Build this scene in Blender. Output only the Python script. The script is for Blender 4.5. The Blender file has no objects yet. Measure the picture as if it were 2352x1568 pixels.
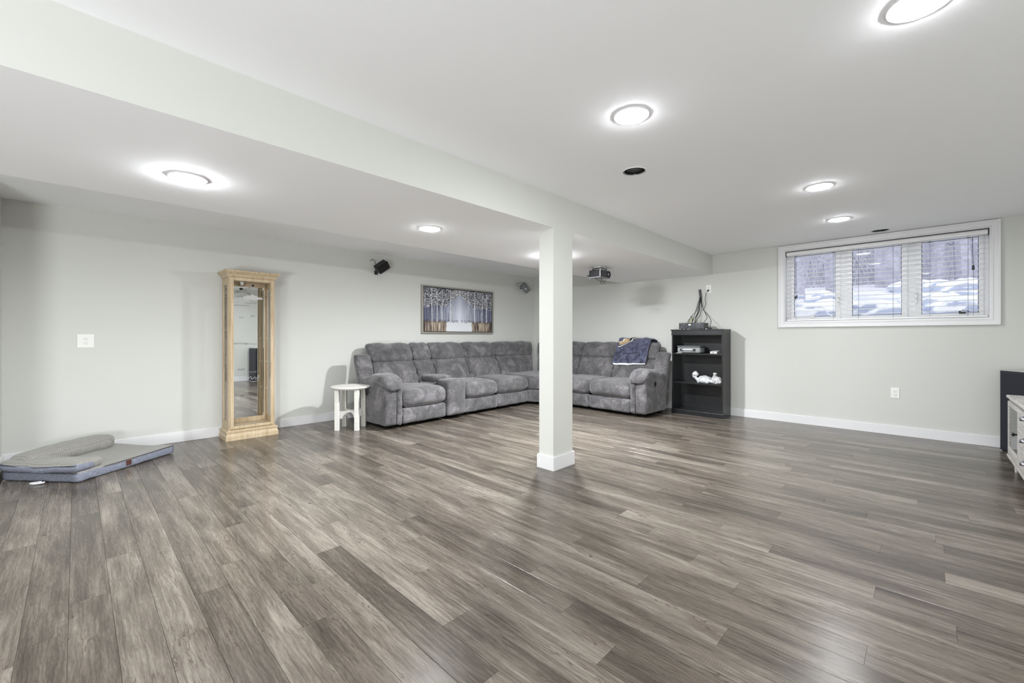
import bpy, bmesh, math, random
from mathutils import Vector, Matrix, noise
random.seed(7)
C = bpy.context.scene.collection
PI = math.pi

# ---------------------------------------------------------------- camera, world, exposure
YAW = 0.771
cam_d = bpy.data.cameras.new('camera'); cam = bpy.data.objects.new('camera', cam_d); C.objects.link(cam)
cam.location = (0, 0, 1.12); cam.rotation_euler = (PI/2, 0, YAW)
cam_d.sensor_width = 36; cam_d.lens = 973/2352*36
cam_d.shift_y = -(784-772.6)/2352; cam_d.clip_start = 0.02
bpy.context.scene.camera = cam
W = bpy.data.worlds.new('overcast_sky'); bpy.context.scene.world = W; W.use_nodes = True
wb = W.node_tree.nodes['Background']; wb.inputs[0].default_value = (0.93, 0.95, 1.0, 1); wb.inputs[1].default_value = .95
vs = bpy.context.scene.view_settings
vs.view_transform = 'Standard'; vs.look = 'None'; vs.gamma = 1; vs.exposure = 0.56; vs.use_curve_mapping = False
LIGHT_L = 175.0          # radiance of the ceiling lights' diffusers
def area_lamp(name, loc, rot, sx, sy, power, color=(1, 1, 1)):
    d = bpy.data.lights.new(name, 'AREA'); d.shape = 'RECTANGLE'; d.size = sx; d.size_y = sy; d.energy = power; d.color = color
    o = bpy.data.objects.new(name, d); C.objects.link(o); o.location = loc; o.rotation_euler = rot
    return o
# added fill light with no real source, low behind the camera, aimed slightly upward
area_lamp('added_fill_light', (0.3, -2.4, .45), (PI-1.30, 0, YAW), 1.4, .9, 88, (.95, .975, 1.0))

# ---------------------------------------------------------------- materials
def lin(c):
    return tuple(((v/255)/12.92 if v/255 <= .04045 else ((v/255+.055)/1.055)**2.4) for v in c)
class N:
    def __init__(s, name):
        s.m = bpy.data.materials.new(name); s.m.use_nodes = True; s.t = s.m.node_tree
        s.p = s.t.nodes['Principled BSDF']; s.out = s.t.nodes['Material Output']
    def n(s, typ, **kw):
        nd = s.t.nodes.new(typ)
        for k, v in kw.items():
            if k in nd.inputs: nd.inputs[k].default_value = v
            else: setattr(nd, k, v)
        return nd
    def l(s, a, b): s.t.links.new(a, b)
    def ramp(s, fac, stops, interp='LINEAR'):
        r = s.n('ShaderNodeValToRGB'); r.color_ramp.interpolation = interp
        el = r.color_ramp.elements
        while len(el) < len(stops): el.new(0.5)
        for e, (p, c) in zip(el, stops): e.position = p; e.color = (*c, 1) if len(c) == 3 else c
        s.l(fac, r.inputs[0]); return r
    def coord(s, kind='Object', scale=(1, 1, 1)):
        tc = s.n('ShaderNodeTexCoord'); mp = s.n('ShaderNodeMapping'); mp.inputs['Scale'].default_value = scale
        s.l(tc.outputs[kind], mp.inputs[0]); return mp.outputs[0]
    def bump(s, h, strength=.3, dist=.01):
        b = s.n('ShaderNodeBump'); b.inputs['Strength'].default_value = strength; b.inputs['Distance'].default_value = dist
        s.l(h, b.inputs['Height']); s.l(b.outputs[0], s.p.inputs['Normal'])
def simple(name, col, rough=.5, metal=0, spec=.5, noise_amt=0, nscale=8, bump=0, bscale=80, bdist=.002, coat=0):
    k = N(name); c = lin(col); p = k.p
    p.inputs['Base Color'].default_value = (*c, 1); p.inputs['Roughness'].default_value = rough
    p.inputs['Metallic'].default_value = metal; p.inputs['Specular IOR Level'].default_value = spec
    p.inputs['Coat Weight'].default_value = coat
    if noise_amt:
        nz = k.n('ShaderNodeTexNoise', Scale=nscale, Detail=5.0); k.l(k.coord(), nz.inputs['Vector'])
        lo = tuple(max(0, v*(1-noise_amt)) for v in c); hi = tuple(min(1, v*(1+noise_amt)) for v in c)
        r = k.ramp(nz.outputs[0], [(.3, lo), (.7, hi)]); k.l(r.outputs[0], p.inputs['Base Color'])
    if bump:
        nb = k.n('ShaderNodeTexNoise', Scale=bscale, Detail=4.0); k.l(k.coord(), nb.inputs['Vector']); k.bump(nb.outputs[0], bump, bdist)
    return k.m
M = {}
M['wall'] = simple('wall_paint_greige', (211, 212, 207), .75, spec=.25, bump=.06, bscale=260, bdist=.001)
M['ceil'] = simple('ceiling_paint_white', (248, 249, 251), .85, spec=.2, bump=.05, bscale=200, bdist=.001)
M['trim'] = simple('trim_paint_white', (229, 229, 230), .4)
M['plate'] = simple('white_plastic', (238, 238, 235), .35)
M['slot'] = simple('dark_slot', (30, 30, 30), .6)
M['black'] = simple('black_plastic', (20, 20, 22), .38, bump=.1, bscale=300)
M['cord'] = simple('black_rubber', (14, 14, 14), .5)
M['chrome'] = simple('brushed_chrome', (190, 192, 196), .22, metal=1)
M['blackwood'] = simple('black_laminate', (26, 27, 29), .33, noise_amt=.25, nscale=20)
M['blinds'] = simple('white_blind_vinyl', (236, 236, 236), .45)
M['vinyl'] = simple('white_window_vinyl', (240, 241, 243), .4)
M['whitewood'] = simple('worn_white_paint', (232, 231, 224), .5, noise_amt=.06, nscale=30, bump=.15, bscale=60)
M['navy'] = simple('dark_navy_veneer', (26, 30, 42), .35, noise_amt=.2, nscale=3)
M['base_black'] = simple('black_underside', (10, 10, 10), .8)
M['slabc'] = simple('subfloor_dark', (60, 55, 50), .9)
def emit(name, col, s):
    k = N(name); k.p.inputs['Base Color'].default_value = (1, 1, 1, 1)
    k.p.inputs['Emission Color'].default_value = (*col, 1); k.p.inputs['Emission Strength'].default_value = s; return k.m
M['lamp'] = emit('led_diffuser', (.95, .975, 1.0), LIGHT_L)
M['display'] = emit('lit_display', (.9, .95, 1), 2.0)
def thinglass(name, tint=(1, 1, 1), refl=1.0):
    k = N(name); tr = k.n('ShaderNodeBsdfTransparent'); tr.inputs[0].default_value = (*tint, 1)
    gl = k.n('ShaderNodeBsdfGlossy'); gl.inputs['Roughness'].default_value = .02
    fr = k.n('ShaderNodeFresnel'); fr.inputs[0].default_value = 1.45
    mu = k.n('ShaderNodeMath', operation='MULTIPLY'); mu.inputs[1].default_value = refl; k.l(fr.outputs[0], mu.inputs[0])
    mx = k.n('ShaderNodeMixShader'); k.l(mu.outputs[0], mx.inputs[0]); k.l(tr.outputs[0], mx.inputs[1]); k.l(gl.outputs[0], mx.inputs[2])
    k.l(mx.outputs[0], k.out.inputs[0]); return k.m
M['glass'] = thinglass('clear_glass', (.97, .98, .98), .8)
M['winglass'] = thinglass('window_glass', (.98, .985, 1.0), .12)
M['cabglass'] = thinglass('cabinet_glass', (.99, .99, .99), .4)
k = N('mirror_silver'); k.p.inputs['Base Color'].default_value = (.83, .85, .85, 1); k.p.inputs['Metallic'].default_value = 1; k.p.inputs['Roughness'].default_value = .02; M['mirror'] = k.m
M['etch'] = simple('etched_letter', (128, 126, 118), .8)
k = N('frosted_white_etch'); tl = k.n('ShaderNodeBsdfTranslucent'); tl.inputs[0].default_value = (.9, .9, .9, 1); df = k.n('ShaderNodeBsdfDiffuse'); df.inputs[0].default_value = (.85, .85, .85, 1)
mx = k.n('ShaderNodeMixShader'); mx.inputs[0].default_value = .5; k.l(df.outputs[0], mx.inputs[1]); k.l(tl.outputs[0], mx.inputs[2]); k.l(mx.outputs[0], k.out.inputs[0]); M['etchw'] = k.m
M['etchd'] = simple('etched_letter_dark', (98, 90, 74), .8)

def wood_floor():
    k = N('laminate_plank_grey_oak'); p = k.p
    geo = k.n('ShaderNodeNewGeometry'); oi = k.n('ShaderNodeObjectInfo'); at = k.n('ShaderNodeAttribute', attribute_name='rnd')
    ad = k.n('ShaderNodeMath', operation='ADD'); k.l(oi.outputs['Random'], ad.inputs[0]); k.l(at.outputs['Fac'], ad.inputs[1])
    fr = k.n('ShaderNodeMath', operation='FRACT'); k.l(ad.outputs[0], fr.inputs[0]); R = fr.outputs[0]
    off = k.n('ShaderNodeMath', operation='MULTIPLY'); k.l(R, off.inputs[0]); off.inputs[1].default_value = 37.0
    sp = k.n('ShaderNodeSeparateXYZ'); k.l(geo.outputs['Position'], sp.inputs[0])
    ax = k.n('ShaderNodeMath', operation='ADD'); k.l(sp.outputs[0], ax.inputs[0]); k.l(off.outputs[0], ax.inputs[1])
    cb = k.n('ShaderNodeCombineXYZ'); k.l(ax.outputs[0], cb.inputs[0]); k.l(sp.outputs[1], cb.inputs[1]); k.l(off.outputs[0], cb.inputs[2])
    def nz(scale, sc, detail, dist=0, rough=.6):
        mp = k.n('ShaderNodeMapping'); mp.inputs['Scale'].default_value = sc; k.l(cb.outputs[0], mp.inputs[0])
        t = k.n('ShaderNodeTexNoise', Scale=scale, Detail=detail, Roughness=rough, Distortion=dist); k.l(mp.outputs[0], t.inputs['Vector']); return t.outputs[0]
    patch = nz(1.5, (1, 6.5, 1), 5, .5)
    grain = nz(3.0, (.9, 26, 1), 9, .0, .70)
    fine = nz(30.0, (1, 7, 1), 6, .2, .8)
    cath = k.n('ShaderNodeTexWave', wave_type='BANDS', bands_direction='Y'); cath.inputs['Scale'].default_value = 9; cath.inputs['Distortion'].default_value = 14; cath.inputs['Detail'].default_value = 4; cath.inputs['Detail Scale'].default_value = 1.3
    mpc = k.n('ShaderNodeMapping'); mpc.inputs['Scale'].default_value = (.5, 2.2, 1); k.l(cb.outputs[0], mpc.inputs[0]); k.l(mpc.outputs[0], cath.inputs['Vector'])
    def mixf(a, b, f):
        m = k.n('ShaderNodeMix'); m.data_type = 'FLOAT'; m.inputs[0].default_value = f
        k.l(a, m.inputs[2]); k.l(b, m.inputs[3]); return m.outputs[0]
    a = mixf(patch, grain, .40); a = mixf(a, fine, .20); a = mixf(a, cath.outputs['Fac'], .035)
    rr = k.n('ShaderNodeMapRange'); k.l(R, rr.inputs[0]); rr.inputs[3].default_value = -.05; rr.inputs[4].default_value = .06
    ad2 = k.n('ShaderNodeMath', operation='ADD'); k.l(a, ad2.inputs[0]); k.l(rr.outputs[0], ad2.inputs[1])
    r = k.ramp(ad2.outputs[0], [(.33, lin((52, 46, 41))), (.44, lin((81, 74, 66))), (.53, lin((106, 98, 89))), (.67, lin((145, 137, 127)))])
    # dark cracks and knots
    cr = nz(2.2, (1, 11, 1), 3, 1.6, .5)
    cm = k.ramp(cr, [(.482, (0, 0, 0)), (.496, (1, 1, 1)), (.504, (1, 1, 1)), (.518, (0, 0, 0))])
    gate = nz(3.1, (1, 2, 1), 2); gm = k.ramp(gate, [(.48, (0, 0, 0)), (.56, (1, 1, 1))])
    ml = k.n('ShaderNodeMath', operation='MULTIPLY'); k.l(cm.outputs[0], ml.inputs[0]); k.l(gm.outputs[0], ml.inputs[1])
    ml2 = k.n('ShaderNodeMath', operation='MULTIPLY'); k.l(ml.outputs[0], ml2.inputs[0]); ml2.inputs[1].default_value = .75
    mc = k.n('ShaderNodeMix'); mc.data_type = 'RGBA'; k.l(ml2.outputs[0], mc.inputs[0]); k.l(r.outputs[0], mc.inputs[6]); mc.inputs[7].default_value = (*lin((70, 60, 52)), 1)
    # saw marks across the plank
    sw = k.n('ShaderNodeTexWave', wave_type='BANDS', bands_direction='X'); sw.inputs['Scale'].default_value = 32; sw.inputs['Distortion'].default_value = 3.5; sw.inputs['Detail'].default_value = 2
    k.l(cb.outputs[0], sw.inputs['Vector'])
    sg = nz(2.3, (1, 5, 1), 1); sgm = k.ramp(sg, [(.62, (0, 0, 0)), (.70, (1, 1, 1))])
    sm = k.n('ShaderNodeMath', operation='MULTIPLY'); k.l(sw.outputs['Fac'], sm.inputs[0]); k.l(sgm.outputs[0], sm.inputs[1])
    sm2 = k.n('ShaderNodeMath', operation='MULTIPLY'); k.l(sm.outputs[0], sm2.inputs[0]); sm2.inputs[1].default_value = .35
    mc2 = k.n('ShaderNodeMix'); mc2.data_type = 'RGBA'; k.l(sm2.outputs[0], mc2.inputs[0]); k.l(mc.outputs[2], mc2.inputs[6]); mc2.inputs[7].default_value = (*lin((84, 74, 64)), 1)
    kn = nz(8.5, (1, 2.6, 1), 2, .3); km = k.ramp(kn, [(.735, (0, 0, 0)), (.775, (1, 1, 1))])
    km2 = k.n('ShaderNodeMath', operation='MULTIPLY'); k.l(km.outputs[0], km2.inputs[0]); km2.inputs[1].default_value = .75
    mc3 = k.n('ShaderNodeMix'); mc3.data_type = 'RGBA'; k.l(km2.outputs[0], mc3.inputs[0]); k.l(mc2.outputs[2], mc3.inputs[6]); mc3.inputs[7].default_value = (*lin((52, 45, 39)), 1)
    k.l(mc3.outputs[2], p.inputs['Base Color'])
    rf = k.n('ShaderNodeMapRange'); k.l(a, rf.inputs[0]); rf.inputs[3].default_value = .15; rf.inputs[4].default_value = .34; k.l(rf.outputs[0], p.inputs['Roughness'])
    p.inputs['Specular IOR Level'].default_value = .45
    k.bump(grain, .10, .002)
    return k.m
M['floor'] = wood_floor()

def suede():
    k = N('grey_suede'); p = k.p; v = k.coord('Object')
    a = k.n('ShaderNodeTexNoise', Scale=5.0, Detail=8.0, Roughness=.62, Distortion=.7); k.l(v, a.inputs['Vector'])
    b = k.n('ShaderNodeTexNoise', Scale=30.0, Detail=6.0, Roughness=.7, Distortion=1.0); k.l(v, b.inputs['Vector'])
    m = k.n('ShaderNodeMix'); m.data_type = 'FLOAT'; m.inputs[0].default_value = .35; k.l(a.outputs[0], m.inputs[2]); k.l(b.outputs[0], m.inputs[3])
    r = k.ramp(m.outputs[0], [(.34, lin((64, 63, 65))), (.5, lin((93, 91, 93))), (.66, lin((134, 131, 133)))])
    k.l(r.outputs[0], p.inputs['Base Color']); p.inputs['Roughness'].default_value = .92; p.inputs['Specular IOR Level'].default_value = .15
    p.inputs['Sheen Weight'].default_value = .35; p.inputs['Sheen Roughness'].default_value = .5
    f = k.n('ShaderNodeTexNoise', Scale=14.0, Detail=6.0, Distortion=1.0); k.l(v, f.inputs['Vector']); k.bump(f.outputs[0], .35, .02)
    return k.m
M['suede'] = suede()
M['piping'] = simple('dark_piping', (56, 56, 60), .8)

def cabwood():
    k = N('pickled_blond_wood'); p = k.p
    v = k.coord('Object', (12, 12, .7)); a = k.n('ShaderNodeTexNoise', Scale=4.0, Detail=8.0, Roughness=.7, Distortion=.4); k.l(v, a.inputs['Vector'])
    r = k.ramp(a.outputs[0], [(.3, lin((166, 144, 112))), (.5, lin((196, 176, 144))), (.7, lin((214, 197, 170)))])
    k.l(r.outputs[0], p.inputs['Base Color']); p.inputs['Roughness'].default_value = .45
    k.bump(a.outputs[0], .15, .002); return k.m
M['blond'] = cabwood()
def greywood():
    k = N('whitewashed_grey_wood'); p = k.p
    v = k.coord('Object', (14, 1.2, 14)); a = k.n('ShaderNodeTexNoise', Scale=4.0, Detail=8.0, Roughness=.7, Distortion=.5); k.l(v, a.inputs['Vector'])
    r = k.ramp(a.outputs[0], [(.3, lin((148, 144, 142))), (.5, lin((182, 178, 174))), (.7, lin((206, 203, 199)))])
    k.l(r.outputs[0], p.inputs['Base Color']); p.inputs['Roughness'].default_value = .5
    k.bump(a.outputs[0], .15, .002); return k.m
M['greywood'] = greywood()
M['cupmetal'] = simple('pewter', (170, 172, 178), .25, metal=1)
M['darkmetal'] = simple('dark_bronze', (50, 48, 48), .35, metal=.8)

def waffle():
    k = N('waffle_plush_grey'); p = k.p; v = k.coord('Object')
    def wv(d):
        w = k.n('ShaderNodeTexWave', wave_type='BANDS', bands_direction=d); w.inputs['Scale'].default_value = 23.0; w.inputs['Distortion'].default_value = .8
        w.inputs['Detail'].default_value = 1; k.l(v, w.inputs['Vector']); return w.outputs['Fac']
    m = k.n('ShaderNodeMath', operation='MULTIPLY'); k.l(wv('X'), m.inputs[0]); k.l(wv('Y'), m.inputs[1])
    r = k.ramp(m.outputs[0], [(0, lin((136, 134, 129))), (.45, lin((155, 153, 147))), (1, lin((170, 168, 161)))])
    k.l(r.outputs[0], p.inputs['Base Color']); p.inputs['Roughness'].default_value = .95; p.inputs['Specular IOR Level'].default_value = .1
    p.inputs['Sheen Weight'].default_value = .3
    k.bump(m.outputs[0], .6, .007); return k.m
M['waffle'] = waffle()
def chambray():
    k = N('blue_grey_chambray'); p = k.p; v = k.coord('Object', (6, 6, 60)); a = k.n('ShaderNodeTexNoise', Scale=5.0, Detail=6.0); k.l(v, a.inputs['Vector'])
    r = k.ramp(a.outputs[0], [(.35, lin((108, 112, 124))), (.65, lin((144, 148, 162)))])
    k.l(r.outputs[0], p.inputs['Base Color']); p.inputs['Roughness'].default_value = .95; p.inputs['Specular IOR Level'].default_value = .1
    k.bump(a.outputs[0], .2, .003); return k.m
M['chambray'] = chambray()
def velvet(name, lo, hi, sheen=.5):
    k = N(name); p = k.p; v = k.coord('Object'); a = k.n('ShaderNodeTexNoise', Scale=16.0, Detail=7.0, Roughness=.7, Distortion=.8); k.l(v, a.inputs['Vector'])
    r = k.ramp(a.outputs[0], [(.36, lin(lo)), (.66, lin(hi))]); k.l(r.outputs[0], p.inputs['Base Color'])
    p.inputs['Roughness'].default_value = .9; p.inputs['Sheen Weight'].default_value = sheen; p.inputs['Specular IOR Level'].default_value = .1
    k.bump(a.outputs[0], .3, .01); return k.m
M['navyplush'] = velvet('navy_plush', (48, 50, 66), (98, 101, 122), .3)
M['navyprint'] = simple('navy_black_print', (20, 22, 34), .9)
M['gold'] = simple('gold_print', (180, 156, 120), .9)
M['brownprint'] = simple('dark_brown_print', (38, 26, 20), .9)
M['cream'] = simple('cream_print', (226, 220, 212), .9)
M['fleece'] = simple('white_fleece', (228, 228, 232), .95, bump=.3, bscale=50)
M['leather'] = simple('brown_leather_patch', (84, 46, 38), .6)
M['feltgrey'] = simple('grey_felt', (150, 152, 154), .9, noise_amt=.08, nscale=60)
M['feltdark'] = simple('dark_grey_felt', (96, 100, 102), .9)
M['paper'] = simple('white_paper', (228, 228, 226), .7)
def bagmat():
    k = N('printed_plastic_bag'); p = k.p; v = k.coord('Object'); a = k.n('ShaderNodeTexNoise', Scale=26.0, Detail=2.0, Distortion=1.5); k.l(v, a.inputs['Vector'])
    r = k.ramp(a.outputs[0], [(.30, lin((70, 74, 84))), (.38, lin((214, 216, 220))), (1, lin((235, 236, 240)))])
    k.l(r.outputs[0], p.inputs['Base Color']); p.inputs['Roughness'].default_value = .28; return k.m
M['bag'] = bagmat()
M['bag2'] = simple('crumpled_clear_plastic', (206, 206, 206), .2, noise_amt=.15, nscale=25)
# outdoors
def snowrock():
    k = N('snow_covered_stone'); p = k.p; g = k.n('ShaderNodeNewGeometry'); s = k.n('ShaderNodeSeparateXYZ'); k.l(g.outputs['Normal'], s.inputs[0])
    a = k.n('ShaderNodeTexNoise', Scale=4.0, Detail=5.0); k.l(k.coord(), a.inputs['Vector'])
    ad = k.n('ShaderNodeMath', operation='MULTIPLY_ADD'); k.l(a.outputs[0], ad.inputs[0]); ad.inputs[1].default_value = .6; k.l(s.outputs[2], ad.inputs[2])
    r = k.ramp(ad.outputs[0], [(.62, lin((192, 200, 220))), (.80, lin((244, 246, 250)))])
    k.l(r.outputs[0], p.inputs['Base Color']); p.inputs['Roughness'].default_value = .8; return k.m
M['rock'] = snowrock()
def snow():
    k = N('fresh_snow'); p = k.p; a = k.n('ShaderNodeTexNoise', Scale=1.3, Detail=6.0); k.l(k.coord('Object', (1, 1, 1)), a.inputs['Vector'])
    r = k.ramp(a.outputs[0], [(.34, lin((214, 220, 238))), (.55, lin((244, 246, 251)))])
    k.l(r.outputs[0], p.inputs['Base Color']); p.inputs['Roughness'].default_value = .8; k.bump(a.outputs[0], .5, .1); return k.m
M['snow'] = snow()
M['bark'] = simple('lavender_grey_bark', (184, 184, 196), .9, noise_amt=.22, nscale=9)
M['brush'] = simple('bare_twigs', (206, 206, 214), .9, noise_amt=.2, nscale=2)
M['woods'] = simple('distant_wooded_hill', (224, 225, 232), .95, noise_amt=.12, nscale=.9)
M['concrete'] = simple('concrete', (170, 170, 170), .9)

# ---------------------------------------------------------------- mesh helpers
def obj(name, bm, m, parent=None, smooth=False, label=None):
    me = bpy.data.meshes.new(name); bm.normal_update(); bm.to_mesh(me); bm.free()
    for mm in (m if isinstance(m, (list, tuple)) else [m]): me.materials.append(mm)
    if smooth:
        for p in me.polygons: p.use_smooth = True
    o = bpy.data.objects.new(name, me); C.objects.link(o)
    if parent is not None: o.parent = parent
    if label: o['label'] = label
    return o
def tag(o, label, cat, group=None, kind=None):
    o['label'] = label; o['category'] = cat
    if group: o['group'] = group
    if kind: o['kind'] = kind
    return o
def thing(name, label, cat, loc=(0, 0, 0), rz=0, group=None):
    o = bpy.data.objects.new(name, None); C.objects.link(o); o.empty_display_size = .1
    o.location = loc; o.rotation_euler = (0, 0, rz); return tag(o, label, cat, group)
def struct(o, kind='structure'): o['kind'] = kind; return o
def box(bm, x0, x1, y0, y1, z0, z1, bev=0, seg=2, mat=0):
    r = bmesh.ops.create_cube(bm, size=1.0)
    vs_ = r['verts']
    for v in vs_: v.co = Vector(((x0+x1)/2+v.co.x*(x1-x0), (y0+y1)/2+v.co.y*(y1-y0), (z0+z1)/2+v.co.z*(z1-z0)))
    fs = list({f for v in vs_ for f in v.link_faces})
    for f in fs: f.material_index = mat
    if bev:
        es = list({e for v in vs_ for e in v.link_edges})
        rr = bmesh.ops.bevel(bm, geom=es, offset=bev, segments=seg, profile=.5, affect='EDGES')
        for f in rr['faces']: f.material_index = mat
        vs_ = list({v for f in rr['faces'] for v in f.verts}) 
    return vs_
def bx(*a, **k):
    bm = bmesh.new(); box(bm, *a, **k); return bm
def tube(bm, pts, r, n=8, cap=True, mat=0):
    pts = [Vector(p) for p in pts]; rs = r if isinstance(r, (list, tuple)) else [r]*len(pts)
    rings = []; up = Vector((0, 0, 1))
    for i, p in enumerate(pts):
        d = (pts[min(i+1, len(pts)-1)]-pts[max(i-1, 0)]).normalized()
        a = d.cross(up if abs(d.z) < .95 else Vector((1, 0, 0))).normalized(); b = d.cross(a)
        rings.append([bm.verts.new(p+(a*math.cos(2*PI*j/n)+b*math.sin(2*PI*j/n))*rs[i]) for j in range(n)])
    for i in range(len(rings)-1):
        for j in range(n):
            f = bm.faces.new((rings[i][j], rings[i][(j+1) % n], rings[i+1][(j+1) % n], rings[i+1][j])); f.material_index = mat
    if cap:
        bm.faces.new(rings[0][::-1]).material_index = mat; bm.faces.new(rings[-1]).material_index = mat
def spline(pts, k=6):
    P = [Vector(p) for p in pts]; P = [P[0]*2-P[1]]+P+[P[-1]*2-P[-2]]; out = []
    for i in range(1, len(P)-2):
        for j in range(k):
            t = j/k; a, b, c, d = P[i-1:i+3]
            out.append(.5*((2*b)+(c-a)*t+(2*a-5*b+4*c-d)*t*t+(3*b-a-3*c+d)*t**3))
    out.append(P[-2]); return out
def lathe(bm, prof, n=32, c=(0, 0, 0), mat=0, cap=True):
    c = Vector(c); rings = []
    for r, z in prof:
        rings.append([bm.verts.new(c+Vector((max(r, 1e-4)*math.cos(2*PI*j/n), max(r, 1e-4)*math.sin(2*PI*j/n), z))) for j in range(n)])
    for i in range(len(rings)-1):
        for j in range(n):
            f = bm.faces.new((rings[i][j], rings[i][(j+1) % n], rings[i+1][(j+1) % n], rings[i+1][j])); f.material_index = mat
    if cap: bm.faces.new(rings[0][::-1]).material_index = mat; bm.faces.new(rings[-1]).material_index = mat
def prism(bm, poly, z0, z1, axis='z', mat=0):
    def P(a, b, c):
        return {'z': (a, b, c), 'y': (a, c, b), 'x': (c, a, b)}[axis]
    lo = [bm.verts.new(P(a, b, z0)) for a, b in poly]; hi = [bm.verts.new(P(a, b, z1)) for a, b in poly]
    n = len(poly)
    fs = [bm.faces.new(lo[::-1]), bm.faces.new(hi)]+[bm.faces.new((lo[i], lo[(i+1) % n], hi[(i+1) % n], hi[i])) for i in range(n)]
    for f in fs: f.material_index = mat
    bmesh.ops.recalc_face_normals(bm, faces=fs)
    return fs
def soft(x0, x1, y0, y1, z0, z1, r=.05, puff=(0, 0, 0), seg=(14, 10, 8), wr=.003, wf=9.0, fn=None, seed=0):
    """soft upholstered block: rounded box with puffed faces, slight wrinkles and an optional deformation"""
    bm = bmesh.new(); hx, hy, hz = (x1-x0)/2, (y1-y0)/2, (z1-z0)/2; c = Vector(((x0+x1)/2, (y0+y1)/2, (z0+z1)/2))
    key = {}
    def V(i, j, k):
        if (i, j, k) in key: return key[(i, j, k)]
        t = []
        for a, n in ((i, seg[0]), (j, seg[1]), (k, seg[2])):
            u = 2*a/n-1; t.append(math.sin(u*PI/2)*.35+u*.65)
        q = Vector((t[0]*hx, t[1]*hy, t[2]*hz)); rr = min(r, hx*.95, hy*.95, hz*.95)
        inn = Vector((max(-hx+rr, min(hx-rr, q.x)), max(-hy+rr, min(hy-rr, q.y)), max(-hz+rr, min(hz-rr, q.z))))
        d = q-inn
        if d.length > 1e-7: q = inn+d.normalized()*rr
        nx, ny, nz = q.x/hx, q.y/hy, q.z/hz
        g = lambda a, b: max(0, 1-a*a)*max(0, 1-b*b)
        q.x += (1 if nx > 0 else -1)*puff[0]*g(ny, nz)*abs(nx)
        q.y += (1 if ny > 0 else -1)*puff[1]*g(nx, nz)*abs(ny)
        q.z += (1 if nz > 0 else -1)*puff[2]*g(nx, ny)*abs(nz)
        p = q+c
        if wr: p = p+noise.noise_vector(p*wf+Vector((seed*3.1, seed, 0)))*wr
        if fn: p = Vector(fn(p.x, p.y, p.z))
        key[(i, j, k)] = bm.verts.new(p); return key[(i, j, k)]
    nx_, ny_, nz_ = seg
    for i in range(nx_):
        for j in range(ny_):
            bm.faces.new((V(i, j, 0), V(i, j+1, 0), V(i+1, j+1, 0), V(i+1, j, 0)))
            bm.faces.new((V(i, j, nz_), V(i+1, j, nz_), V(i+1, j+1, nz_), V(i, j+1, nz_)))
    for i in range(nx_):
        for k_ in range(nz_):
            bm.faces.new((V(i, 0, k_), V(i+1, 0, k_), V(i+1, 0, k_+1), V(i, 0, k_+1)))
            bm.faces.new((V(i, ny_, k_), V(i, ny_, k_+1), V(i+1, ny_, k_+1), V(i+1, ny_, k_)))
    for j in range(ny_):
        for k_ in range(nz_):
            bm.faces.new((V(0, j, k_), V(0, j, k_+1), V(0, j+1, k_+1), V(0, j+1, k_)))
            bm.faces.new((V(nx_, j, k_), V(nx_, j+1, k_), V(nx_, j+1, k_+1), V(nx_, j, k_+1)))
    return bm
def xform(bm, mat): bmesh.ops.transform(bm, matrix=mat, verts=bm.verts); return bm
def text_bm(s, size, depth=.0004, bold=0):
    cu = bpy.data.curves.new('t', 'FONT'); cu.body = s; cu.size = size; cu.align_x = 'CENTER'; cu.align_y = 'CENTER'; cu.extrude = depth; cu.offset = bold; cu.resolution_u = 2
    o = bpy.data.objects.new('t', cu); C.objects.link(o); bpy.context.view_layer.update(); dg = bpy.context.evaluated_depsgraph_get(); dg.update()
    me = bpy.data.meshes.new_from_object(o.evaluated_get(dg)); bm = bmesh.new(); bm.from_mesh(me)
    bpy.data.objects.remove(o); bpy.data.meshes.remove(me); return bm
def join(bm, other):
    me = bpy.data.meshes.new('j'); other.to_mesh(me); bm.from_mesh(me); bpy.data.meshes.remove(me); other.free()

# ---------------------------------------------------------------- room shell
XL, XR, YL, YB, ZC = -5.675, 1.13, -.445, 6.495, 2.312
YK, XO = -3.6, -5.0        # the room goes on behind the camera: far wall, and the corner of the left wall
SX0, SX1, SZ = -3.71, -2.218, 2.03
T = .15
struct(obj('wall_left', bx(XL-T, XO, YL-T, YL, 0, ZC+.1), M['wall']))
struct(obj('wall_front', bx(XL-T, XL, YL, YB, 0, ZC+.1), M['wall']))
struct(obj('wall_right', bx(XR, XR+T, YK, YB+.2, 0, ZC+.1), M['wall']))
struct(obj('wall_rear', bx(XO-T, XR, YK-T, YK, 0, ZC+.1), M['wall']))
struct(obj('wall_side', bx(XO-T, XO, YK, YL-T, 0, ZC+.1), M['wall']))
WX0, WX1, WZ0, WZ1 = -1.315, .495, 1.305, 2.245     # window opening
bm = bmesh.new(); D = .2
box(bm, XL-T, WX0, YB, YB+D, 0, ZC+.1); box(bm, WX1, XR+T, YB, YB+D, 0, ZC+.1)
box(bm, WX0, WX1, YB, YB+D, 0, WZ0); box(bm, WX0, WX1, YB, YB+D, WZ1, ZC+.1)
struct(obj('wall_back', bm, M['wall']))
SPK = [(-1.498, 2.809), (-.35, 6.30)]
bm = bmesh.new(); es = []
def loop_edges(pts):
    vv = [bm.verts.new(p) for p in pts]; return [bm.edges.new((vv[i], vv[(i+1) % len(vv)])) for i in range(len(vv))]
es += loop_edges([(XL-T, YK-T, ZC), (XR+T, YK-T, ZC), (XR+T, YB+D, ZC), (XL-T, YB+D, ZC)])
for x, y in SPK: es += loop_edges([(x+.078*math.cos(i*PI/20), y+.078*math.sin(i*PI/20), ZC) for i in range(40)])
bmesh.ops.triangle_fill(bm, use_beauty=True, use_dissolve=False, edges=es)
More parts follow.
